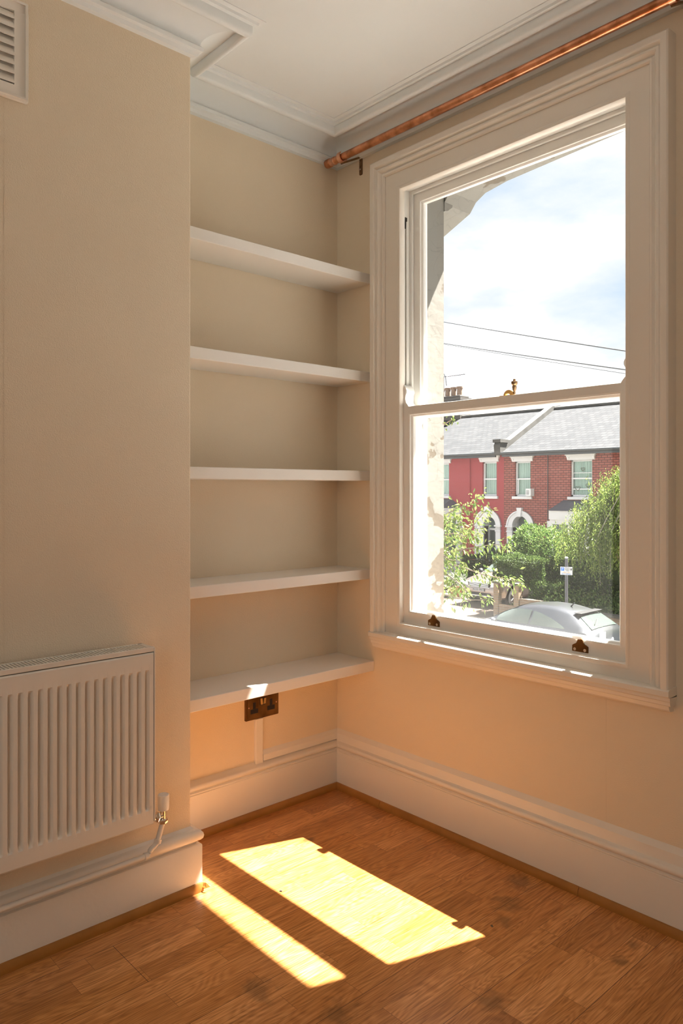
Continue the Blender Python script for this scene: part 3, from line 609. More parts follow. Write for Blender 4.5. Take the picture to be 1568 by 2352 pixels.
m = MB(); m.box((CH+.024, RY0, RZ1+.009), (CH+.032, RY1+.004, RZ1+.013)); m.box((XF-.010, RY0, RZ1+.002), (XF-.0015, RY1+.004, RZ1+.0145), bevel=.0015); m.box((CH+.026, RY1-.010, RZ1+.009), (XF-.004, RY1+.004, RZ1+.013))
y = RY1-.016
while y > RY0+.01:
    m.box((CH+.028, y-.0022, RZ1+.005), (XF-.006, y+.0022, RZ1+.0125)); y -= .0088
m.build('top_grille', M['rad'], rd)
# valve
m = MB(); VX, VY = .340, -.947
m.lathe([(.0145, .0), (.0155, .006), (.0158, .036), (.0150, .041), (.0125, .0425), (.0120, .0415)], (VX, VY, .283), 'z', 24); vc = m.build('valve_cap', M['plastic'], rd, smooth=True)
m = MB(); m.lathe([(.008, .0), (.008, .030)], (VX, VY-.0015, .255), 'z', 16); m.lathe([(.0125, 0), (.0135, .002), (.0135, .010), (.0125, .012)], (VX, VY-.002, .247), 'z', 6)
m.tube([(VX, VY-.002, .268), (VX, -.998, .268)], [.008, .008], 12); m.lathe([(.012, -.972), (.0135, -.970), (.0135, -.962), (.012, -.960)], (VX, 0, .268), 'y', 6); m.build('valve_body', M['chrome'], rd, smooth=True)
hp = thing('heating_pipe', 'cream painted heating pipe rising to the radiator valve and running along the skirting', 'pipe', (VX, -.97, .17))
pts = [(VX, -.950, .2465), (VX, -.966, .198)]; pts += [(VX, -.966-.020*math.sin(a)-.004, .198-.020*(1-math.cos(a))-.006) for a in [PI/2*k/6 for k in range(1, 7)]]
pts += [(VX, -1.2, .171), (VX, -1.9, .169)]
MB().tube(pts, .0072, 14).build('pipe_run', M['trimold'], hp, smooth=True)
MB().tube([(VX, -.9625, .207), (VX, -.9655, .197)], .0098, 14).build('elbow_collar', M['trimold'], hp, smooth=True)
MB().tube([(VX, -.994, .1722), (VX, -1.004, .172)], .0100, 14).build('elbow_collar', M['trimold'], hp, smooth=True)
for y in (-1.45, -1.85): MB().box((CH+.02, y-.006, .16), (VX+.002, y+.006, .168)).build('pipe_clip', M['plastic'], hp)

# debris on the floor
def chip(x, y, s_, name, label, m):
    q = MB(); V = [(x+s_*math.cos(a)*random.uniform(.6, 1.2), y+s_*math.sin(a)*random.uniform(.5, 1.1), .0002) for a in [2*PI*k/6 for k in range(6)]]
    V += [(a-.1*(a-x), b-.1*(b-y), s_*.45) for a, b, _ in V]
    q.verts_faces(V, [tuple(range(6)), tuple(range(6, 12))]+[(k, (k+1) % 6, 6+(k+1) % 6, 6+k) for k in range(6)]); tag(q.build(name, m, origin=(x, y, 0)), label, 'debris')
chip(.47, -.642, .006, 'plaster_crumb', 'tiny grey plaster crumb on the floor between the two sunlit patches', M['stone'])
chip(.985, -.335, .005, 'wood_splinter', 'tiny dark splinter on the boards right of the sunlit patch', M['bark'])
q = MB(); q.verts_faces([(.305, -.808, .022), (.322, -.800, .0235), (.338, -.796, .016), (.330, -.806, .012), (.308, -.815, .014), (.312, -.806, .004)], [(0, 1, 5), (1, 2, 3, 5), (3, 4, 5), (0, 4, 5), (0, 1, 2, 3, 4)])
tag(q.build('torn_beading_end', M['bead'], origin=(.31, -.805, 0)), 'torn splintered end of beading at the foot of the chimney breast corner', 'beading')

# ================================================================== OUTSIDE
YF = 26.5                                              # street front of the houses opposite
struct(MB().box((-45, -6, GZ-.3), (25, 16.6, GZ-.02)).build('road_surface', M['asphalt']))
struct(MB().box((-45, 16.6, GZ-.3), (25, 18.9, GZ)).build('pavement', M['paving']))
struct(MB().box((-45, 16.45, GZ-.3), (25, 16.6, GZ+.005), bevel=.01).build('kerb', M['stone']))
struct(MB().box((-45, 18.9, GZ-.3), (-12.95, YF, GZ-.005)).build('driveway', M['drive']))
struct(MB().box((-12.95, 18.9, GZ-.3), (25, YF, GZ+.0)).build('garden_ground', M['soil']))

def facade(xa, xb, holes, m, par, zt=2.86):
    """front wall from xa to xb with rectangular openings (x0, x1, z0, z1)"""
    xs = sorted({xa, xb, *[h[0] for h in holes], *[h[1] for h in holes]}); zs = sorted({GZ, zt, *[h[2] for h in holes], *[h[3] for h in holes]})
    mb = MB()
    for a, b in zip(xs, xs[1:]):
        col = []
        for c, d in zip(zs, zs[1:]):
            cx_, cz_ = (a+b)/2, (c+d)/2
            if any(h[0] < cx_ < h[1] and h[2] < cz_ < h[3] for h in holes): continue
            if col and abs(col[-1][1]-c) < 1e-6: col[-1][1] = d
            else: col.append([c, d])
        for c, d in col: mb.box((a, YF, c), (b, YF+.3, d))
    return mb.build('front_wall', m, par)
def house_window(par, x0, x1, z0, z1, open_low=False, hearts=False, zmid=None):
    zm = zmid or (z0+z1)/2; Yw = YF+.10; t = .06
    mb = MB()
    mb.box((x0, Yw, z0), (x0+t, Yw+.1, z1)); mb.box((x1-t, Yw, z0), (x1, Yw+.1, z1)); mb.box((x0, Yw, z1-t), (x1, Yw+.1, z1)); mb.box((x0, Yw, z0), (x1, Yw+.1, z0+t+.02)); mb.box((x0, Yw-.01, zm-.03), (x1, Yw+.1, zm+.03))
    w = mb.build('window', M['upvc'], par)
    MB().box((x0+t, Yw+.05, z0+t), (x1-t, Yw+.056, zm-.03)).build('pane', M['hpane'], w); MB().box((x0+t, Yw+.07, zm+.03), (x1-t, Yw+.076, z1-t)).build('pane', M['hpane'], w)
    V = []; n = 60
    for k in range(n+1):
        x = x0+t+(x1-x0-2*t)*k/n; yy = Yw+.13+.025*math.sin(k*1.35)+.01*math.sin(k*.6)
        V += [(x, yy, z0+.05), (x, yy, z1-.05)]
    m = MB(); m.verts_faces(V, [(2*k, 2*k+2, 2*k+3, 2*k+1) for k in range(n)]); m.build('curtain', M['curtain'], w, smooth=True)
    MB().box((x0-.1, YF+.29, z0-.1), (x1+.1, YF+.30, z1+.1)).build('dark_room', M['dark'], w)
    mb = MB(); mb.box((x0-.10, YF-.10, z0-.12), (x1+.10, YF+.12, z0), bevel=.01); mb.build('window_sill', M['stucco'], w)
    mb = MB(); mb.box((x0-.04, YF-.05, z1), (x1+.04, YF+.12, z1+.27)); mb.box((x0-.20, YF-.13, z1+.20), (x1+.20, YF, z1+.32), bevel=.012); mb.box((x0-.15, YF-.10, z1+.13), (x1+.15, YF, z1+.20))
    for a in (x0-.13, x1+.03): mb.prism([(YF, z1-.0), (YF-.05, z1+.02), (YF-.09, z1+.13), (YF, z1+.13)], 'x', a, a+.10)
    mb.build('lintel', M['stucco'], w)
    if open_low:
        m = MB(); m.box((x0+t+.05, Yw-.02, z0+t+.05), (x0+t+.09, Yw+.0, zm)); m.build('tilted_casement', M['upvc'], w)
    if hearts:
        mb = MB(); mb.box((x0+t, Yw+.04, z0+.30), (x1-t, Yw+.08, z0+.35)); mb.build('glazing_bar', M['upvc'], w); MB().box((x0+t, Yw+.04, zm+.22), (x1-t, Yw+.06, zm+.25)).build('glazing_bar', M['upvc'], w)
        for hx, hz, s_ in ((.50, zm-.03+.42, .085), (.74, zm-.30, .10), (.26, zm-.42, .11)):
            X = x0+(x1-x0)*hx; pts = []
            for k in range(25):
                a = 2*PI*k/24; pts.append((X+s_*math.sin(a)**3, Yw+.035, hz+s_*(.8*math.cos(a)-.3*math.cos(2*a)-.12*math.cos(3*a))))
            MB().tube(pts, .014, 6).build('hanging_heart', M['ivydark'], w)
    return w
M['hpane'] = glass('thin house pane', 0, tint=(.92, .97, .95), refl=1.2)
M['ivydark'] = mat('dark wicker', (.16, .18, .14), .8)
def doorway(par, x0, x1, zs, x0o, x1o):
    """arched white porch surround: inner opening x0..x1 springing at zs, outer arch x0o..x1o, with door and fanlight"""
    ci = (x0+x1)/2; ri = (x1-x0)/2; co = (x0o+x1o)/2; ro = (x1o-x0o)/2; n = 22; mb = MB()
    V = []; fs = []
    for k in range(n+1):
        a = PI*k/n
        for y in (YF-.07, YF+.32): V.append((ci+ri*math.cos(a), y, zs+ri*1.12*math.sin(a)))
        for y in (YF-.07, YF+.02): V.append((co+ro*math.cos(a), y, zs+ro*.98*math.sin(a)))
    for k in range(n):
        a = 4*k; b = a+4; fs += [(a, a+1, b+1, b), (a, b, b+2, a+2), (a+2, b+2, b+3, a+3)]
    mb.verts_faces(V, fs)
    V = []; fs = []
    for k in range(n+1):
        a = PI*k/n
        for r_, y in ((ro, YF-.10), (ro-.07, YF-.10), (ro-.07, YF-.06), (ro, YF-.0)): V.append((co+r_*math.cos(a), y, zs+r_*.98*math.sin(a)))
    for k in range(n):
        for j in range(4): fs.append((4*k+j, 4*k+(j+1) % 4, 4*k+4+(j+1) % 4, 4*k+4+j))
    mb.verts_faces(V, fs); ar = mb.build('arch_surround', M['stucco'], par, smooth=True)
    MB().prism([(co-.13, zs+ro*.98+.13), (co+.13, zs+ro*.98+.13), (co+.08, zs+ri*1.1-.02), (co-.08, zs+ri*1.1-.02)], 'y', YF-.15, YF).build('keystone', M['stucco'], ar)
    for a, b in ((x0o+.02, x0), (x1, x1o-.02)):
        m = MB(); m.box((a, YF-.07, GZ), (b, YF+.32, zs-.28)); m.box((a-.02, YF-.10, zs-.28), (b+.02, YF+.32, zs-.22), bevel=.01)
        for q in range(4): 
            w_ = (b-a)/4; m.lathe([(.02, 0), (w_*.5, .03), (w_*.45, .09), (.02, .14)], (a+w_*(q+.5), YF-.07, zs-.20), 'z', 8)
        m.box((a, YF-.07, zs-.22), (b, YF+.32, zs-.06)); m.box((a-.05, YF-.13, zs-.06), (b+.05, YF+.32, zs+.02), bevel=.012); m.build('pilaster', M['stucco'], ar)
    d = MB(); zd = zs-.22; Yd = YF+.42
    d.box((x0+.02, Yd, GZ+.15), (x1-.02, Yd+.05, zd-.03)); d.build('door', M['doorgrey'], par)
    m = MB(); m.box((x0-.05, Yd-.03, zd-.03), (x1+.05, Yd+.06, zd+.06)); m.box((x0-.06, YF+.30, GZ), (x0+.02, Yd+.06, zs+.9)); m.box((x1-.02, YF+.30, GZ), (x1+.06, Yd+.06, zs+.9)); m.build('door_frame', M['upvc'], par)
    MB().box((x0, Yd+.02, zd+.06), (x1, Yd+.03, zs+.9)).build('fanlight', M['housepane'], par)
def party_x(x, s_, d): return x+s_*d
ROOFR = [(26.15, 2.80), (30.5, 5.06), (34.9, 2.80)]
def roof_part(par, xa, xb):
    m = MB(); m.prism([(26.12, 2.74), (26.12, 2.83), (30.5, 5.10), (34.9, 2.83), (34.9, 2.74), (30.5, 4.98)], 'x', xa, xb); r = m.build('roof', M['slate'], par)
    MB().tube([(xa, 30.5, 5.10), (xb, 30.5, 5.10)], .11, 8).build('ridge_tiles', M['cement'], r)
    m = MB(); m.tube([(xa, 26.06, 2.78), (xb, 26.06, 2.78)], .07, 10); m.box((xa, 26.08, 2.62), (xb, 26.14, 2.80)); m.build('gutter', M['gutter'], par)
    MB().box((xa+.001, YF+.9, GZ), (xb-.001, 34.6, 2.82)).build('house_body', M['stackbrick'], par)
def bay(par, x0, x1):
    yo = YF-.85; mb = MB(); pl = [(x0, YF), (x0+.45, yo), (x1-.45, yo), (x1, YF)]
    zt_, z_ = .06, -.92
    mb.prism(pl, 'z', GZ, -2.35); mb.prism([(x0-.06, YF), (x0+.42, yo-.08), (x1-.42, yo-.08), (x1+.06, YF)], 'z', -.10, .27); mb.prism([(x0-.02, YF), (x0+.44, yo-.04), (x1-.44, yo-.04), (x1+.02, YF)], 'z', -.30, -.10)
    for (a, b) in pl: mb.box((a-.13, b-.02 if b < YF else b-.2, -2.4), (a+.13, b+.15, -.2))
    mb.box(((x0+x1)/2-.07, yo, -2.4), ((x0+x1)/2+.07, yo+.12, -.2)); b_ = mb.build('bay_window', M['stucco'], par)
    MB().prism([(x0+.15, YF-.05), (x0+.52, yo+.10), (x1-.52, yo+.10), (x1-.15, YF-.05)], 'z', -2.36, -.28).build('pane', M['housepane'], b_)
    rv = [(x0-.12, YF, .27), (x0+.40, yo-.13, .27), (x1-.40, yo-.13, .27), (x1+.12, YF, .27), (x0+.55, YF, .70), (x1-.55, YF, .70)]
    MB().verts_faces(rv, [(0, 1, 4), (1, 2, 5, 4), (2, 3, 5), (0, 1, 2, 3), (0, 4, 5, 3)]).build('bay_roof', M['lead'], b_)

XP = -18.037
hr = thing('terraced_house', 'terraced house painted flat red, left of the pair across the street', 'house', (-20.5, YF, GZ))
Hl = [(-19.24, -18.44, .845, 2.43), (-22.40, -21.25, .845, 2.43), (-19.14, -18.46, GZ, .02), (-22.9, -20.6, -2.9, .1)]
facade(-23.2, XP, Hl, M['painted'], hr)
house_window(hr, *Hl[0]); house_window(hr, *Hl[1]); doorway(hr, -19.14, -18.46, -.50, -19.67, -18.18); bay(hr, -22.95, -20.55); roof_part(hr, -23.2, XP-.17)
MB().tube([(-19.95, YF-.05, 2.7), (-19.95, YF-.05, -.3)], .02, 6).build('downpipe', M['painted'], hr)
hb = thing('terraced_house', 'terraced house of bare red brick, right of the pair across the street', 'house', (-15.5, YF, GZ))
Hb = [(-17.45, -16.63, .845, 2.40), (-14.67, -13.67, .845, 2.39), (-17.55, -16.72, GZ, .05), (-15.5, -12.95, -2.9, .1)]
facade(XP, -12.85, Hb, M['brick'], hb)
house_window(hb, *Hb[0], open_low=True); house_window(hb, *Hb[1], hearts=True); doorway(hb, -17.55, -16.72, -.50, -17.86, -16.42); bay(hb, -15.55, -12.9); roof_part(hb, XP+.17, -12.85)
MB().tube([(-15.73, YF-.05, 2.7), (-15.73, YF-.05, -2.8)], .018, 6).build('downpipe', M['gutter'], hb)
m = MB(); m.box((-16.70, YF-.28, .86), (-16.44, YF+.02, 1.19), bevel=.012); ac = m.build('wall_unit', M['upvc'], hb)
m = MB(); [m.box((-16.66, YF-.285, .93+.04*k), (-16.52, YF-.279, .948+.04*k)) for k in range(5)]; m.build('louvre', M['cement'], ac)
# parapet between the two roofs belongs to the brick house
m = MB(); P_ = [(26.0, 2.72), (25.95, 3.15), (26.1, 3.38), (26.55, 3.40), (26.75, 3.42), (30.5, 5.34), (30.9, 5.34), (34.9, 3.2), (34.9, 2.7)]
m.prism(P_, 'x', XP-.17, XP+.17); m.box((XP-.21, 25.93, 3.28), (XP+.21, 26.55, 3.42)); m.build('parapet', M['cement'], hb)
hc = thing('terraced_house', 'red brick terraced house cut off by the right edge of the window', 'house', (-10.5, YF, GZ))
facade(-12.849, -6, [(-10.6, -9.6, .845, 2.40)], M['brick'], hc); house_window(hc, -10.6, -9.6, .845, 2.40); roof_part(hc, -12.849, -6)
hd = thing('terraced_house', 'far left terraced house carrying a chimney stack with clay pots', 'house', (-26, YF, GZ))
facade(-30, -23.201, [], M['brick'], hd); roof_part(hd, -30, -23.201)
m = MB(); m.box((-25.5, 30.3, 4.0), (-23.6, 31.2, 6.05)); m.box((-25.55, 30.25, 6.05), (-23.55, 31.25, 6.2)); m.box((-25.48, 30.32, 6.2), (-23.65, 31.15, 6.33), bevel=.04); st = m.build('chimney_stack', M['stackbrick'], hd)
for k, x in enumerate((-25.25, -24.83, -24.41, -23.99)):
    MB().lathe([(.16, 0), (.15, .42), (.19, .44), (.19, .52), (.12, .52)], (x, 30.75, 6.32), 'z', 14).build('chimney_pot', M['pot'], st, smooth=True)
aer = thing('tv_aerial', 'thin metal television aerial on the chimney stack of the far left house', 'aerial', (-24.62, 30.4, 6.3))
m = MB(); m.tube([(-24.75, 30.28, 5.6), (-24.75, 30.28, 7.45)], .03, 6); m.build('mast', M['aerial'], aer)
m = MB(); m.tube([(-24.9, 30.28, 7.42), (-23.25, 30.28, 7.40)], .018, 6)
for k in range(10): m.tube([(-24.45+.13*k, 30.1, 7.41), (-24.45+.13*k, 30.46, 7.41)], .012, 5)
m.tube([(-24.75, 30.0, 7.9), (-24.62, 30.28, 7.42), (-24.72, 30.5, 6.95)], .02, 5); m.build('antenna', M['aerial'], aer)

# overhead cables
def cable(a, b, r, label):
    a, b = Vector(a), Vector(b); d = (b-a); A = a-d*1.2; B = b+d*.8; pts = []
    for k in range(25):
        t = k/24; p = A.lerp(B, t); p.z -= .06*math.sin(PI*t)-.055; pts.append(p)
    tag(MB().tube(pts, r, 6).build('overhead_cable', M['gutter'], origin=a), label, 'cable')
cable(at(1022, 740, 12), at(1434, 808, 7), .009, 'highest dark overhead cable crossing the sky outside the window')
cable(at(1022, 789, 12), at(1434, 851, 7), .009, 'lower dark overhead cable crossing the sky outside the window')
cable(at(1022, 791, 12), at(1430, 859, 9), .005, 'thinnest faint overhead cable just under the lower dark one')

# ------------------------------------------------------------------ front gardens
gw = thing('garden_wall', 'low yellow brick garden wall with pale coping behind the parked grey car', 'wall', (-8, 18.6, GZ))
MB().box((-11.2, 18.5, GZ), (8, 18.75, -2.58)).build('brickwork', M['stock'], gw); MB().box((-11.2, 18.45, -2.58), (8, 18.8, -2.51), bevel=.01).build('coping', M['stone'], gw)
def pillar(x0, x1, y, zt, label):
    p_ = thing('gate_pillar', label, 'pillar', ((x0+x1)/2, y, GZ), group='brick garden pillars')
    MB().box((x0, y, GZ), (x1, y+.20, zt)).build('shaft', M['stock'], p_); MB().box((x0-.04, y-.04, zt), (x1+.04, y+.24, zt+.08), bevel=.015).build('cap', M['stone'], p_)
pillar(-13.14, -12.95, 19.0, -2.03, 'left yellow brick pillar, in front of the pale car on the driveway')
pillar(-12.33, -12.13, 19.0, -2.04, 'right yellow brick pillar, at the left end of the hedge')
tag(MB().box((-12.94, 19.03, GZ), (-12.34, 19.18, -2.80)).box((-12.94, 19.01, -2.80), (-12.34, 19.20, -2.74), bevel=.01).build('dwarf_wall', M['stock'], origin=(-12.6, 19.1, GZ)), 'short dwarf brick wall between the two pillars', 'wall')
tag(MB().box((-12.12, 19.03, GZ), (-11.2, 19.20, -2.45)).build('dwarf_wall', M['stock'], origin=(-11.6, 19.1, GZ)), 'taller brick wall stub right of the right pillar, half under the hedge', 'wall')

sp_ = thing('parking_sign', 'white resident parking sign with a blue P on a grey pole', 'sign', (-9.17, 17.0, GZ))
MB().tube([(-9.17, 17.0, GZ), (-9.17, 17.0, -.79)], .042, 14).build('pole', M['post'], sp_, smooth=True)
MB().lathe([(.045, 0), (.046, .02), (.03, .035)], (-9.17, 17, -.79), 'z', 14).build('pole_cap', M['upvc'], sp_)
sg = bpy.data.objects.new('sign_plate', None)
sx = Vector((math.cos(math.radians(28)), math.sin(math.radians(28)), 0)); sn = Vector((math.sin(math.radians(28)), -math.cos(math.radians(28)), 0)); sc = Vector((-9.17, 17.0, -1.145))+sn*.05
def plate(name, u0, u1, z0, z1, off, m, par):
    V = []
    for o_ in (off, off+.004):
        for u, z in ((u0, z0), (u1, z0), (u1, z1), (u0, z1)): V.append(sc+sx*u+sn*o_+Vector((0, 0, z)))
    return MB().verts_faces(V, [(0, 1, 2, 3), (4, 5, 6, 7), (0, 1, 5, 4), (1, 2, 6, 5), (2, 3, 7, 6), (3, 0, 4, 7)]).build(name, m, par)
pl_ = plate('sign_plate', -.165, .165, -.115, .115, 0, M['signwhite'], sp_)
plate('blue_square', -.145, -.060, .005, .095, .005, M['signblue'], pl_)
rt = (PI/2, 0, math.radians(28))
def sgt(body, size, u, z, m, nm='lettering'): text_mesh(nm, body, size, m, pl_, sc+sx*u+sn*.0105+Vector((0, 0, z)), rt)
sgt('P', .085, -.102, .050, M['signwhite'], 'letter'); sgt('Permit', .045, .03, .088, M['signink']); sgt('holders', .045, .03, .046, M['signink']); sgt('only', .045, .03, .008, M['signink'])
sgt('Mon - Sat', .045, .0, -.045, M['signorange']); sgt('8 am - 6.30 pm', .040, .0, -.085, M['signblue'])
plate('symbol', .110, .150, .020, .070, .005, M['signink'], pl_)

# ------------------------------------------------------------------ foliage
def leaf_mesh(name, P, size, m, parent=None, aspect=.45, droop=0.0, dirs=None, label=None):
    n = len(P); P = np.asarray(P, float)
    d = RNG.normal(size=(n, 3)) if dirs is None else np.asarray(dirs)+RNG.normal(size=(n, 3))*.35
    d[:, 2] -= droop; d /= np.linalg.norm(d, axis=1)[:, None]
    u = RNG.normal(size=(n, 3)); s = np.cross(d, u); s /= np.linalg.norm(s, axis=1)[:, None]; nn = np.cross(s, d)
    L_ = (size*RNG.uniform(.6, 1.25, n))[:, None]; w = L_*aspect*.5
    V = np.stack([P, P+d*L_*.45+s*w+nn*w*.35, P+d*L_, P+d*L_*.45-s*w+nn*w*.35], 1).reshape(-1, 3)
    i = np.arange(n)[:, None]*4; Fc = np.concatenate([i+np.array([[0, 1, 2]]), i+np.array([[0, 2, 3]])], 0)
    return mesh_np(name, V, Fc, m, parent)
def bumpy(P, k=.12):
    P = np.asarray(P); return k*(np.sin(P[:, 0]*3.1+P[:, 2]*2.3)+np.sin(P[:, 1]*2.7-P[:, 2]*3.9+1.3)+.6*np.sin(P[:, 0]*7.3+P[:, 1]*5.1))
def hedge(name, label, cat, x0, x1, y0, y1, z0, z1, n, size, m, slope=0.0, rough=.06, spread=.07):
    h = thing(name, label, cat, ((x0+x1)/2, (y0+y1)/2, z0))
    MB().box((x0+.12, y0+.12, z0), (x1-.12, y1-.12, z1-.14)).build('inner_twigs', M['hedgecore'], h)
    a = np.array([(x1-x0)*(z1-z0), (x1-x0)*(y1-y0), (y1-y0)*(z1-z0), (y1-y0)*(z1-z0)]); c = RNG.choice(4, n, p=a/a.sum())
    P = np.stack([RNG.uniform(x0, x1, n), RNG.uniform(y0, y1, n), RNG.uniform(z0, z1, n)], 1)
    nr = np.zeros((n, 3))
    for k, (ax, v, nv) in enumerate(((1, y0, (0, -1, .2)), (2, z1, (0, 0, 1)), (0, x1, (1, 0, .2)), (0, x0, (-1, 0, .2)))):
        q = c == k; P[q, ax] = v; nr[q] = nv
    P += nr*(bumpy(P, rough)[:, None]+RNG.uniform(-1.6, .6, n)[:, None]*spread); P[:, 2] += slope*(P[:, 0]-x0)
    leaf_mesh('foliage', P, size, m, h, aspect=.6, dirs=nr*.8); return h
hedge('hedge', 'clipped green privet hedge behind the pale parked car, against the red house', 'hedge', -19.6, -15.8, 25.40, 25.74, GZ, -1.95, 9000, .085, M['hedge'], slope=.08)
hedge('hedge', 'tall clipped privet hedge between the pale car and the leafy shrub', 'hedge', -13.75, -11.7, 19.75, 20.55, -2.12, -1.20, 9000, .06, M['hedge'], slope=.03)
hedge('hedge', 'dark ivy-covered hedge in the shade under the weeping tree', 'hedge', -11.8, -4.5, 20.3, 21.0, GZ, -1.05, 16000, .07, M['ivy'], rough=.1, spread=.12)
hedge('hedge', 'lower part of the privet hedge reaching the ground right of the right pillar', 'hedge', -12.0, -11.0, 19.5, 20.4, GZ, -1.9, 5000, .065, M['hedge'])
MB().tube([(-12.9, 20.2, GZ), (-12.8, 20.2, -2.0)], .05, 7).build('stem', M['bark'], bpy.data.objects['hedge.001'])
sh = thing('ground_ivy', 'bright green plants growing over the low garden wall below the weeping tree', 'plants', (-8, 19.2, GZ))
n = 11000; P = np.stack([RNG.uniform(-11.3, -4.5, n), RNG.uniform(18.85, 20.2, n), RNG.uniform(GZ+.2, -2.5, n)], 1); P[:, 2] += .35*np.clip(P[:, 1]-18.9, 0, 1.2)+.25*RNG.random(n)**2
leaf_mesh('foliage', P, .09, M['shrub'], sh, aspect=.6, dirs=np.tile([0, -.5, .6], (n, 1)))
def blob_tree(name, label, blobs, n, size, m, trunk, aspect=.5, inner=.75):
    t = thing(name, label, 'shrub' if 'shrub' in name else 'tree', trunk[0])
    P = []; D = []
    tot = sum(b[3]**2 for b in blobs)
    for bx, by, bz, br in blobs:
        k = int(n*br*br/tot); d = RNG.normal(size=(k, 3)); d /= np.linalg.norm(d, axis=1)[:, None]
        r = br*RNG.uniform(inner, 1.08, k)[:, None]; q = d*r; q += d*bumpy(q*2/br+bx, .05)[:, None]; P.append(q+np.array([bx, by, bz])); D.append(d)
    leaf_mesh('foliage', np.concatenate(P), size, m, t, aspect=aspect, dirs=np.concatenate(D))
    mb = MB(); 
    for b in blobs: mb.tube([trunk[0], ((trunk[0][0]+b[0])/2, (trunk[0][1]+b[1])/2, (trunk[0][2]*.4+b[2]*.6)), b[:3]], [.07, .045, .02], 7)
    mb.build('stems', M['bark'], t); return t
blob_tree('leafy_shrub', 'bright green leafy shrub rising above the privet hedge in front of the right doorway',
    [(-13.1, 21.3, -.75, .62), (-12.5, 21.2, -.95, .75), (-13.6, 21.4, -1.05, .55), (-12.2, 21.0, -1.6, .85), (-12.9, 21.0, -1.6, .7), (-13.3, 21.3, -.55, .40), (-11.9, 21.0, -.9, .55)], 13000, .10, M['shrub'], [(-12.8, 21.5, GZ)])
# weeping tree: arching limbs with hanging strands
wt = thing('weeping_tree', 'large weeping tree with hanging pale green strands at the right of the view', 'tree', (-7.6, 21.0, GZ))
P = []; D = []; limbs = MB(); strands = MB(); TOPZ = 1.85; cx0, cy0 = -7.3, 20.9
for k in range(230):
    a = RNG.uniform(0, 2*PI); R_ = RNG.uniform(1.2, 4.6); 
    if RNG.random() < .55: a = RNG.uniform(PI*.85, PI*1.6)
    ex, ey = cx0+R_*math.cos(a)*1.0, cy0+R_*math.sin(a)*.55
    ez = TOPZ-.098*R_*R_-RNG.uniform(0, .25)-.12*R_
    pts = []; 
    for j in range(9):
        t = j/8; zz = .2+(TOPZ+.1-.2)*min(1, t*2.2) if t < .45 else TOPZ+.1+(ez-TOPZ-.1)*((t-.45)/.55)**1.6
        pts.append((cx0+(ex-cx0)*t**1.1, cy0+(ey-cy0)*t**1.1, zz))
    if k < 34: limbs.tube(pts, [.03-.0026*j for j in range(9)], 5)
    for q in range(16):
        t = .35+.65*RNG.random(); j = min(7, int(t*8)); f = t*8-j; b = np.array(pts[j])*(1-f)+np.array(pts[j+1])*f
        b = b+np.array([RNG.normal()*.22, RNG.normal()*.18, .05]); lo = -1.25+.28*math.sin(b[0]*2.2)+RNG.normal()*.16-.25*max(0, (b[0]+10.3)/4)
        ln = min(max(.25, b[2]-lo), RNG.uniform(.5, 2.6)); sw = RNG.normal(size=2)*.08; m_ = int(ln*28)
        tt = np.linspace(0, 1, m_)[:, None]; S_ = b+np.concatenate([sw[0]*tt**2+.02*RNG.normal(size=(m_, 1)), sw[1]*tt**2+.02*RNG.normal(size=(m_, 1)), -ln*tt], 1)
        P.append(S_); D.append(np.concatenate([RNG.normal(size=(m_, 2))*.6, -np.ones((m_, 1))], 1))
        if q % 8 == 0: strands.tube([tuple(S_[0]), tuple(S_[len(S_)//2]), tuple(S_[-1])], .006, 3)
P = np.concatenate(P); D = np.concatenate(D); keep = P[:, 2] > -1.9
leaf_mesh('foliage', P[keep], .095, M['birch'], wt, aspect=.38, dirs=D[keep])
limbs.tube([(cx0, cy0, GZ), (cx0+.1, cy0, -1), (cx0, cy0, .5), (cx0-.1, cy0, TOPZ)], [.17, .13, .11, .05], 10); limbs.build('limbs', M['palebark'], wt, smooth=True); strands.build('hanging_twigs', M['palebark'], wt)['kind'] = 'stuff'
# cherry tree: leafy branches reaching in from the left
ct = thing('cherry_tree', 'cherry tree just outside the window, its leafy branches reaching in from the left', 'tree', (-6.6, 6.2, GZ))
CB = [([(1010, 1192, 6.3), (1040, 1172, 6.2), (1075, 1158, 6.1), (1104, 1137, 6.0)], 1.0), ([(1000, 1262, 6.4), (1045, 1250, 6.3), (1080, 1215, 6.2), (1108, 1180, 6.1), (1120, 1168, 6.1)], 1.1),
      ([(1000, 1275, 6.3), (1060, 1262, 6.1), (1120, 1252, 6.0), (1168, 1250, 5.9)], .75), ([(995, 1290, 6.4), (1060, 1302, 6.2), (1110, 1320, 6.0), (1150, 1328, 5.9), (1200, 1338, 5.8)], .9),
      ([(1005, 1232, 6.1), (1040, 1225, 6.0), (1080, 1235, 6.0), (1100, 1225, 5.9)], 1.5), ([(1000, 1310, 6.1), (1035, 1325, 6.0), (1060, 1345, 6.0), (1070, 1362, 5.9)], 1.2),
      ([(995, 1350, 6.2), (1022, 1366, 6.1), (1070, 1378, 6.0), (1120, 1378, 5.9)], .45), ([(1000, 1200, 6.5), (1030, 1210, 6.4), (1060, 1200, 6.3)], 1.3), ([(1000, 1330, 6.5), (1025, 1350, 6.4), (1045, 1352, 6.3)], .8), ([(1005, 985, 6.4), (1030, 968, 6.3), (1042, 962, 6.3)], .35),
      ([(1000, 1260, 6.1), (1030, 1285, 6.0), (1055, 1290, 6.0)], 1.3), ([(1010, 1215, 6.4), (1035, 1195, 6.3), (1060, 1185, 6.3)], 1.2)]
br = MB(); P = []; D = []; base = Vector((-6.6, 6.2, -.2))
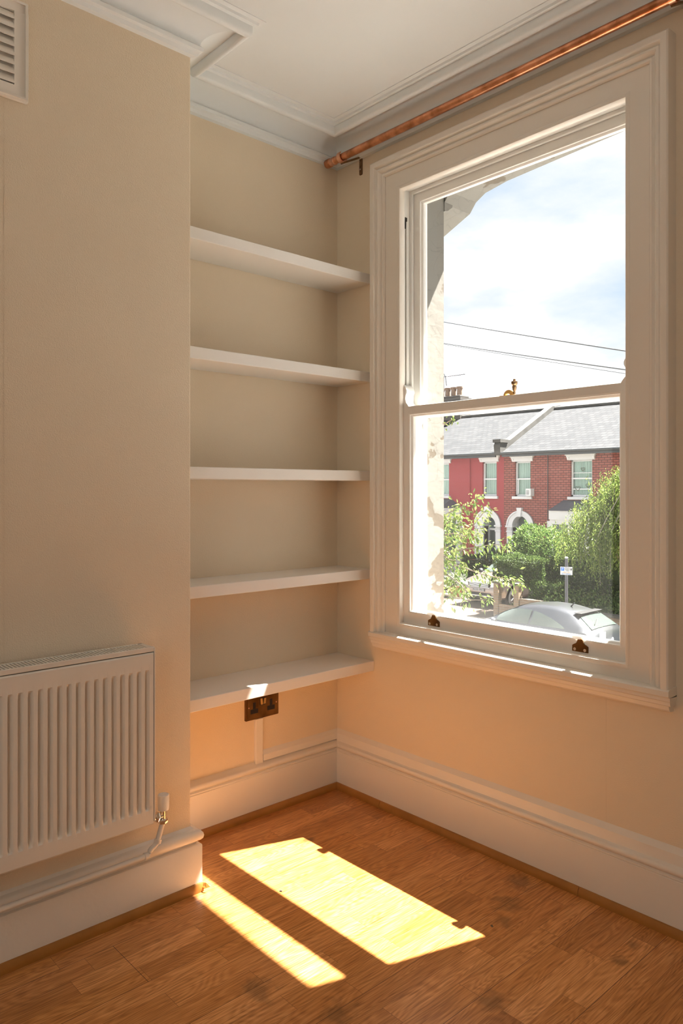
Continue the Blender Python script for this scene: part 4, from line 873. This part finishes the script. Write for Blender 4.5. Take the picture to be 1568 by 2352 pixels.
for pp, dens in CB:
    W_ = [at(*q) for q in pp]; root = Vector((-6.55, 6.25, W_[0].z-.5)); full = [root]+W_; br.tube(full, [.022]+[.012-.009*i/(len(W_)-1) for i in range(len(W_))], 6)
    for i in range(len(W_)-1):
        seg = W_[i+1]-W_[i]; k = int(seg.length*125*dens)
        for _ in range(k):
            t = RNG.random(); o = Vector(RNG.normal(size=3)*.055); P.append(tuple(W_[i]+seg*t+o)); dd = seg.normalized()*.5+o.normalized()*.7; D.append((dd.x, dd.y, dd.z-.75))
    for _ in range(9): P.append(tuple(W_[-1]+Vector(RNG.normal(size=3)*.02))); D.append(tuple(RNG.normal(size=2)*.5)+(-.7,))
# crown outside the picture, above and to the left
n = 2600; q = RNG.normal(size=(n, 3)); q /= np.linalg.norm(q, axis=1)[:, None]; q *= RNG.uniform(.5, 1.0, n)[:, None]*np.array([1.5, 1.3, 1.6]); q += np.array([-7.7, 6.3, .5])
leaf_mesh('foliage', np.concatenate([np.array(P), q]), .072, M['cherry'], ct, aspect=.42, dirs=np.concatenate([np.array(D), np.tile([0, 0, -.5], (n, 1))]))
br.tube([(-6.9, 6.3, GZ), (-6.85, 6.3, -1.5), (-6.6, 6.25, 0), (-6.9, 6.3, 1.4)], [.13, .11, .09, .04], 10); br.tube([(-6.6, 6.25, 0), (-7.6, 6.3, .9), (-8.2, 6.4, 1.3)], [.06, .04, .02], 8); br.build('branches', M['bark'], ct, smooth=True)

def pot_plant(name, label, x, y, z, r, h, n, size, m, lr, flowers=0):
    t = thing(name, label, 'plant', (x, y, z)); MB().lathe([(r*.7, 0), (r, h*.85), (r*1.1, h*.86), (r*1.1, h), (r*.9, h)], (x, y, z), 'z', 16).build('pot', M['terracotta'], t, smooth=True)
    d = RNG.normal(size=(n, 3)); d[:, 2] = abs(d[:, 2]); d /= np.linalg.norm(d, axis=1)[:, None]; leaf_mesh('foliage', d*lr*RNG.uniform(.3, 1, n)[:, None]+np.array([x, y, z+h]), size, m, t, aspect=.4, dirs=d)
    if flowers:
        d = RNG.normal(size=(flowers, 3)); d[:, 2] = abs(d[:, 2]); d /= np.linalg.norm(d, axis=1)[:, None]; leaf_mesh('flowers', d*lr+np.array([x, y, z+h]), .06, M['flower'], t, aspect=1)['kind'] = 'stuff'
pot_plant('potted_plant', 'silvery leafed plant in a terracotta pot left of the pale car', -17.35, 22.2, GZ, .27, .42, 900, .14, M['silverleaf'], .55)
MB().box((-17.6, 21.95, GZ), (-17.1, 22.45, GZ+.0)).bm.free()
pot_plant('potted_plant', 'small dark potted shrub standing between the two arched doorways', -17.99, YF-.42, -2.195, .15, .35, 420, .10, M['ivy'], .28)
tag(MB().box((-18.3, YF-.66, GZ), (-17.7, YF-.14, -2.2)).build('porch_wall', M['stucco'], origin=(-18, YF-.4, GZ)), 'low white wall between the two arched doorways', 'wall')
pot_plant('flowering_plant', 'red flowering plant growing between the two brick pillars', -12.62, 19.5, GZ, .15, .30, 500, .08, M['shrub'], .22, flowers=14)

# ------------------------------------------------------------------ cars
def car(name, label, ST, m, loc, rot, wheels, side_windows, rear_glass, front_glass, extra=None, wr=.32, zs=1.0):
    """ST rows: x, zbottom, zbelt, ztop, half width, half roof width. Nose at x=0."""
    t = bpy.data.objects.new(name, None); COL.objects.link(t); tag(t, label, 'car')
    xs = [r[0] for r in ST]
    def row(x):
        x = min(max(x, xs[0]), xs[-1])
        for a, b in zip(ST, ST[1:]):
            if a[0] <= x <= b[0]+1e-9:
                f = (x-a[0])/(b[0]-a[0]); return [a[i]+(b[i]-a[i])*f for i in range(6)]
        return list(ST[-1])
    def sect(x):
        _, zb, zm, zt, w, wt_ = row(x)
        return [(0, zb), (w*.85, zb), (w*.97, zb+.10), (w, zb+(zm-zb)*.45), (w*.995, zm-.10), (w*.955, zm), (w*.955+(wt_-w*.955)*.5, zm+(zt-zm)*.52), (wt_+.02, zt-.045-(.0 if zt-zm > .2 else -.02)), (wt_*.88, zt-.008), (wt_*.5, zt+.012), (0, zt+.018)]
    fine = np.unique(np.concatenate([np.linspace(a, b, 4) for a, b in zip(xs, xs[1:])]))
    # smooth stations a little
    mb = MB(); rows = []
    for x in fine:
        s_ = sect(x); rows.append([mb.bm.verts.new((x, y, z)) for y, z in s_]+[mb.bm.verts.new((x, -y, z)) for y, z in s_[-2:0:-1]])
    nn = len(rows[0])
    for A, B in zip(rows, rows[1:]):
        for k in range(nn): mb.bm.faces.new((A[k], A[(k+1) % nn], B[(k+1) % nn], B[k]))
    mb.bm.faces.new(rows[0][::-1]); mb.bm.faces.new(rows[-1]); bmesh.ops.recalc_face_normals(mb.bm, faces=mb.bm.faces)
    for _ in range(2): bmesh.ops.smooth_vert(mb.bm, verts=mb.bm.verts, factor=.3, use_axis_x=True, use_axis_y=False, use_axis_z=True)
    body = mb.build('body', m, t, smooth=True)
    def ywidth(x, z):
        s_ = sect(x)[2:9]
        for (y0, z0), (y1, z1) in zip(s_, s_[1:]):
            if z0 <= z <= z1 and z1 > z0: return y0+(y1-y0)*(z-z0)/(z1-z0)
        return s_[-1][0]
    for side in (-1, 1):
        for (xa, xb, lo, hi) in side_windows:
            V = []; n = 16
            for i in range(n+1):
                x = xa+(xb-xa)*i/n
                for j in range(4):
                    z = lo(x)+(hi(x)-lo(x))*j/3; V.append((x, side*(ywidth(x, z)+.012), z))
            MB().verts_faces(V, [(4*i+j, 4*i+j+1, 4*i+4+j+1, 4*i+4+j) for i in range(n) for j in range(3)]).build('side_window', M['carglass'], t, smooth=True)
    for nm, (xa, xb, ra, rb) in (('windscreen', front_glass), ('rear_window', rear_glass)):
        V = []; n = 8; w_ = 10
        for i in range(n+1):
            x = xa+(xb-xa)*i/n; _, zb, zm, zt, w, wt_ = row(x); lim = (wt_*ra+(wt_*rb-wt_*ra)*i/n)
            for j in range(w_+1):
                q = (j/w_-.5)*2; yy = q*lim; V.append((x+(-.012 if nm == 'windscreen' else .012), yy, zt+.022-.02*abs(q)**2.5))
        MB().verts_faces(V, [(i*(w_+1)+j, i*(w_+1)+j+1, (i+1)*(w_+1)+j+1, (i+1)*(w_+1)+j) for i in range(n) for j in range(w_)]).build(nm, M['carglass'], t, smooth=True)
    for wx in wheels:
        for side in (-1, 1):
            w = row(wx)[4]; mb = MB(); mb.lathe([(wr+.06, -.30), (wr+.06, .006)], (wx, side*(w-.0) if side > 0 else -w, wr), 'y', 28) if False else None
            c = (wx, side*(w-.10), wr); pr = [(wr*.6, -.10), (wr*.95, -.10), (wr, -.07), (wr, .07), (wr*.95, .10), (wr*.68, .105)]
            tyre = MB().lathe([(r_, h_*side) for r_, h_ in pr], c, 'y', 30).build('wheel', M['rubber'], t, smooth=True)
            mb = MB(); mb.lathe([(wr*.66, .098*side), (wr*.62, .108*side), (wr*.56, .09*side)], c, 'y', 30)
            for k in range(5):
                a = 2*PI*k/5; mb.tube([(c[0], c[1]+.108*side, c[2]), (c[0]+wr*.6*math.cos(a), c[1]+.104*side, c[2]+wr*.6*math.sin(a))], .028, 6)
            mb.build('hub', M['alloy'], tyre)
            mb = MB(); V = []
            for k in range(21):
                a = -.25+(PI+.5)*k/20
                for r_ in (wr*.9, wr+.065): V.append((wx+r_*math.cos(a), side*(w+.006), max(.18, wr+r_*math.sin(a))))
            mb.verts_faces(V, [(2*k, 2*k+1, 2*k+3, 2*k+2) for k in range(20)]); bmesh.ops.solidify(mb.bm, geom=mb.bm.faces[:], thickness=.03); mb.build('wheel_arch', M['carblack'], t)
    if extra: extra(t, row, ywidth)
    t.location = loc; t.rotation_euler = (0, 0, rot); t.scale = (1, 1, zs); return t
# grey hatchback at the kerb
HT = [(0, .36, .50, .56, .52, .44), (.12, .24, .60, .68, .74, .58), (.45, .20, .70, .80, .85, .70), (.95, .20, .78, .93, .90, .74), (1.12, .20, .86, .99, .91, .72), (1.55, .20, .94, 1.20, .91, .64),
      (1.95, .20, .97, 1.37, .91, .585), (2.4, .20, .985, 1.43, .91, .575), (2.95, .20, .995, 1.425, .91, .565), (3.4, .20, 1.01, 1.36, .90, .55), (3.62, .21, .99, 1.28, .88, .56), (3.95, .23, 1.00, 1.07, .84, .64), (4.12, .27, .84, .93, .80, .60), (4.22, .36, .62, .68, .74, .56)]
def hatch_extra(t, row, yw):
    for s_ in (-1, 1):
        MB().lathe([(.0, -.03), (.09, -.02), (.11, .05), (.07, .13), (.02, .15)], (1.40, s_*1.0, .97), 'x', 12).build('wing_mirror', M['carblue'], t, smooth=True)
        V = []
        for i in range(9):
            x = 3.62+.56*i/8
            for z in (.74+.03*i/8, .90-.015*i/8): V.append((x, s_*(yw(min(x, 4.1), min(z, .85))+.012-(.05*max(0, (x-4.0))/.2)), z))
        MB().verts_faces(V, [(2*i, 2*i+1, 2*i+3, 2*i+2) for i in range(8)]).build('tail_light', M['redlight'], t, smooth=True)
    mb = MB(); mb.box((3.46, -.50, 1.352), (3.66, .50, 1.367), bevel=.006); mb.build('roof_spoiler', M['carblack'], t)
    mb = MB(); mb.tube([(3.78, .0, 1.20), (3.93, -.35, 1.13)], .010, 6); mb.build('rear_wiper', M['carblack'], t)
    mb = MB(); mb.tube([(3.1, 0, 1.42), (3.2, 0, 1.53)], [.022, .008], 6); mb.build('roof_antenna', M['carblack'], t)
    mb = MB(); mb.lathe([(.05, 0), (.06, .01), (.03, .02)], (4.19, 0, .78), 'x', 16); mb.build('badge', M['lamp'], t)
    for xx in (1.62, 2.50, 3.42):
        for s_ in (-1, 1): MB().tube([(xx, s_*(yw(xx, .4)+.001), .35), (xx, s_*(yw(xx, .7)+.001), .7), (xx+.02, s_*(yw(xx, .86)+.001), .87)], .004, 4).build('door_seam', M['carblack'], t)
lo1 = lambda x: .995+.015*(x-1.5)
def hi1(x):
    t = (x-1.40)/2.05; return 1.005+.325*max(0, math.sin(PI*min(1, max(0, .02+t*.98))**.78))**.75 if 0 < t < 1 else 1.01
sw = [(1.42, 2.40, lo1, hi1), (2.46, 3.42, lo1, hi1)]
c1 = car('hatchback_car', 'grey hatchback car parked at the far kerb, nose to the left, seen over the sill', HT, M['carblue'], (-10.88, 14.9, GZ-.02), 0, (.80, 3.45), sw, (3.62, 3.98, .86, .92), (1.16, 1.9, .92, .90), hatch_extra, zs=1.045)
# pale SUV on the driveway, nose towards the street
SU = [(0, .42, .70, .78, .66, .5), (.10, .28, .82, .92, .86, .66), (.35, .25, .92, 1.02, .94, .72), (.95, .25, 1.0, 1.10, .95, .76), (1.22, .25, 1.03, 1.15, .95, .76), (1.75, .25, 1.06, 1.45, .95, .68), (2.05, .25, 1.07, 1.56, .95, .65),
      (2.8, .25, 1.09, 1.62, .95, .64), (3.7, .25, 1.14, 1.55, .94, .61), (4.0, .27, 1.15, 1.40, .92, .62), (4.25, .3, 1.1, 1.18, .88, .66), (4.37, .42, .8, .86, .82, .6)]
def suv_extra(t, row, yw):
    def panel(nm, pts, m, par=None, x=-.012, th=.02): 
        return MB().prism(pts, 'x', x-th, x+th).build(nm, m, par or t)
    # front panels: coordinates (y, z), x a little ahead of the nose
    g = panel('grille', [(-.46, .74), (.46, .74), (.52, .90), (-.52, .90)], M['carblack'], x=.005)
    mb = MB(); [mb.box((-.028, -.44, .765+.035*k), (-.018, .44, .777+.035*k)) for k in range(4)]; mb.box((-.03, -.54, .898), (.0, .54, .915)); mb.box((-.03, -.48, .728), (.0, .48, .742)); mb.build('grille_bar', M['lamp'], g)
    for s_ in (-1, 1):
        MB().prism([(s_*.54, .76), (s_*.86, .80), (s_*.88, .90), (s_*.55, .90)], 'x', -.0, .16).build('headlamp', M['lamp'], t)
        mb = MB(); mb.lathe([(.0, -.04), (.09, -.03), (.12, .05), (.08, .12), (.02, .14)], (1.45, s_*1.04, 1.14), 'x', 12); mb.build('wing_mirror', M['carblack'], t, smooth=True)
    panel('lower_intake', [(-.62, .36), (.62, .36), (.52, .52), (-.52, .52)], M['carblack'], x=.03, th=.05)
    mb = MB(); mb.box((-.04, -.72, .40), (.01, .72, .43)); mb.build('bumper_blade', M['lamp'], t)
    npt = MB(); npt.box((-.035, -.26, .575), (-.015, .26, .685)); n_ = npt.build('number_plate', M['signwhite'], t)
    text_mesh('lettering', 'BG55 PRO', .115, M['signink'], n_, (-.0365, 0, .63), (PI/2, 0, -PI/2))
    text_mesh('bonnet_lettering', 'RANGE ROVER', .085, M['lamp'], t, (-.012, 0, .955), (math.radians(60), 0, -PI/2), spacing=1.7)
hs = lambda x: 1.50-.35*max(0, (1.95-x)/.6)-.03*max(0, x-2.6); ls = lambda x: 1.10+.02*(x-1.4)
c2 = car('suv_car', 'pale bronze SUV on the driveway, facing the street, with white number plate', SU, M['suv'], (-15.12, 20.8, GZ), PI/2, (.88, 3.55), [(1.62, 2.5, ls, hs), (2.56, 3.6, ls, hs)], (3.95, 4.22, .85, .9), (1.25, 2.0, .93, .92), suv_extra, wr=.37)
# small white upright tabs on the outer sill
for px, pv in ((1122, 1431), (1384.5, 1460)):
    p_ = at(px, pv, .20)
    tag(MB().box((p_.x-.009, .196, .648), (p_.x+.009, .200, p_.z+.013)).box((p_.x-.009, .196, .640), (p_.x+.009, .215, .655)).build('sill_tab', M['plastic'], origin=(p_.x, .2, .655)), 'small white tab standing on the outer sill near the %s sash lift' % ('left' if px < 1200 else 'right'), 'tab', group='white tabs on the outer sill')
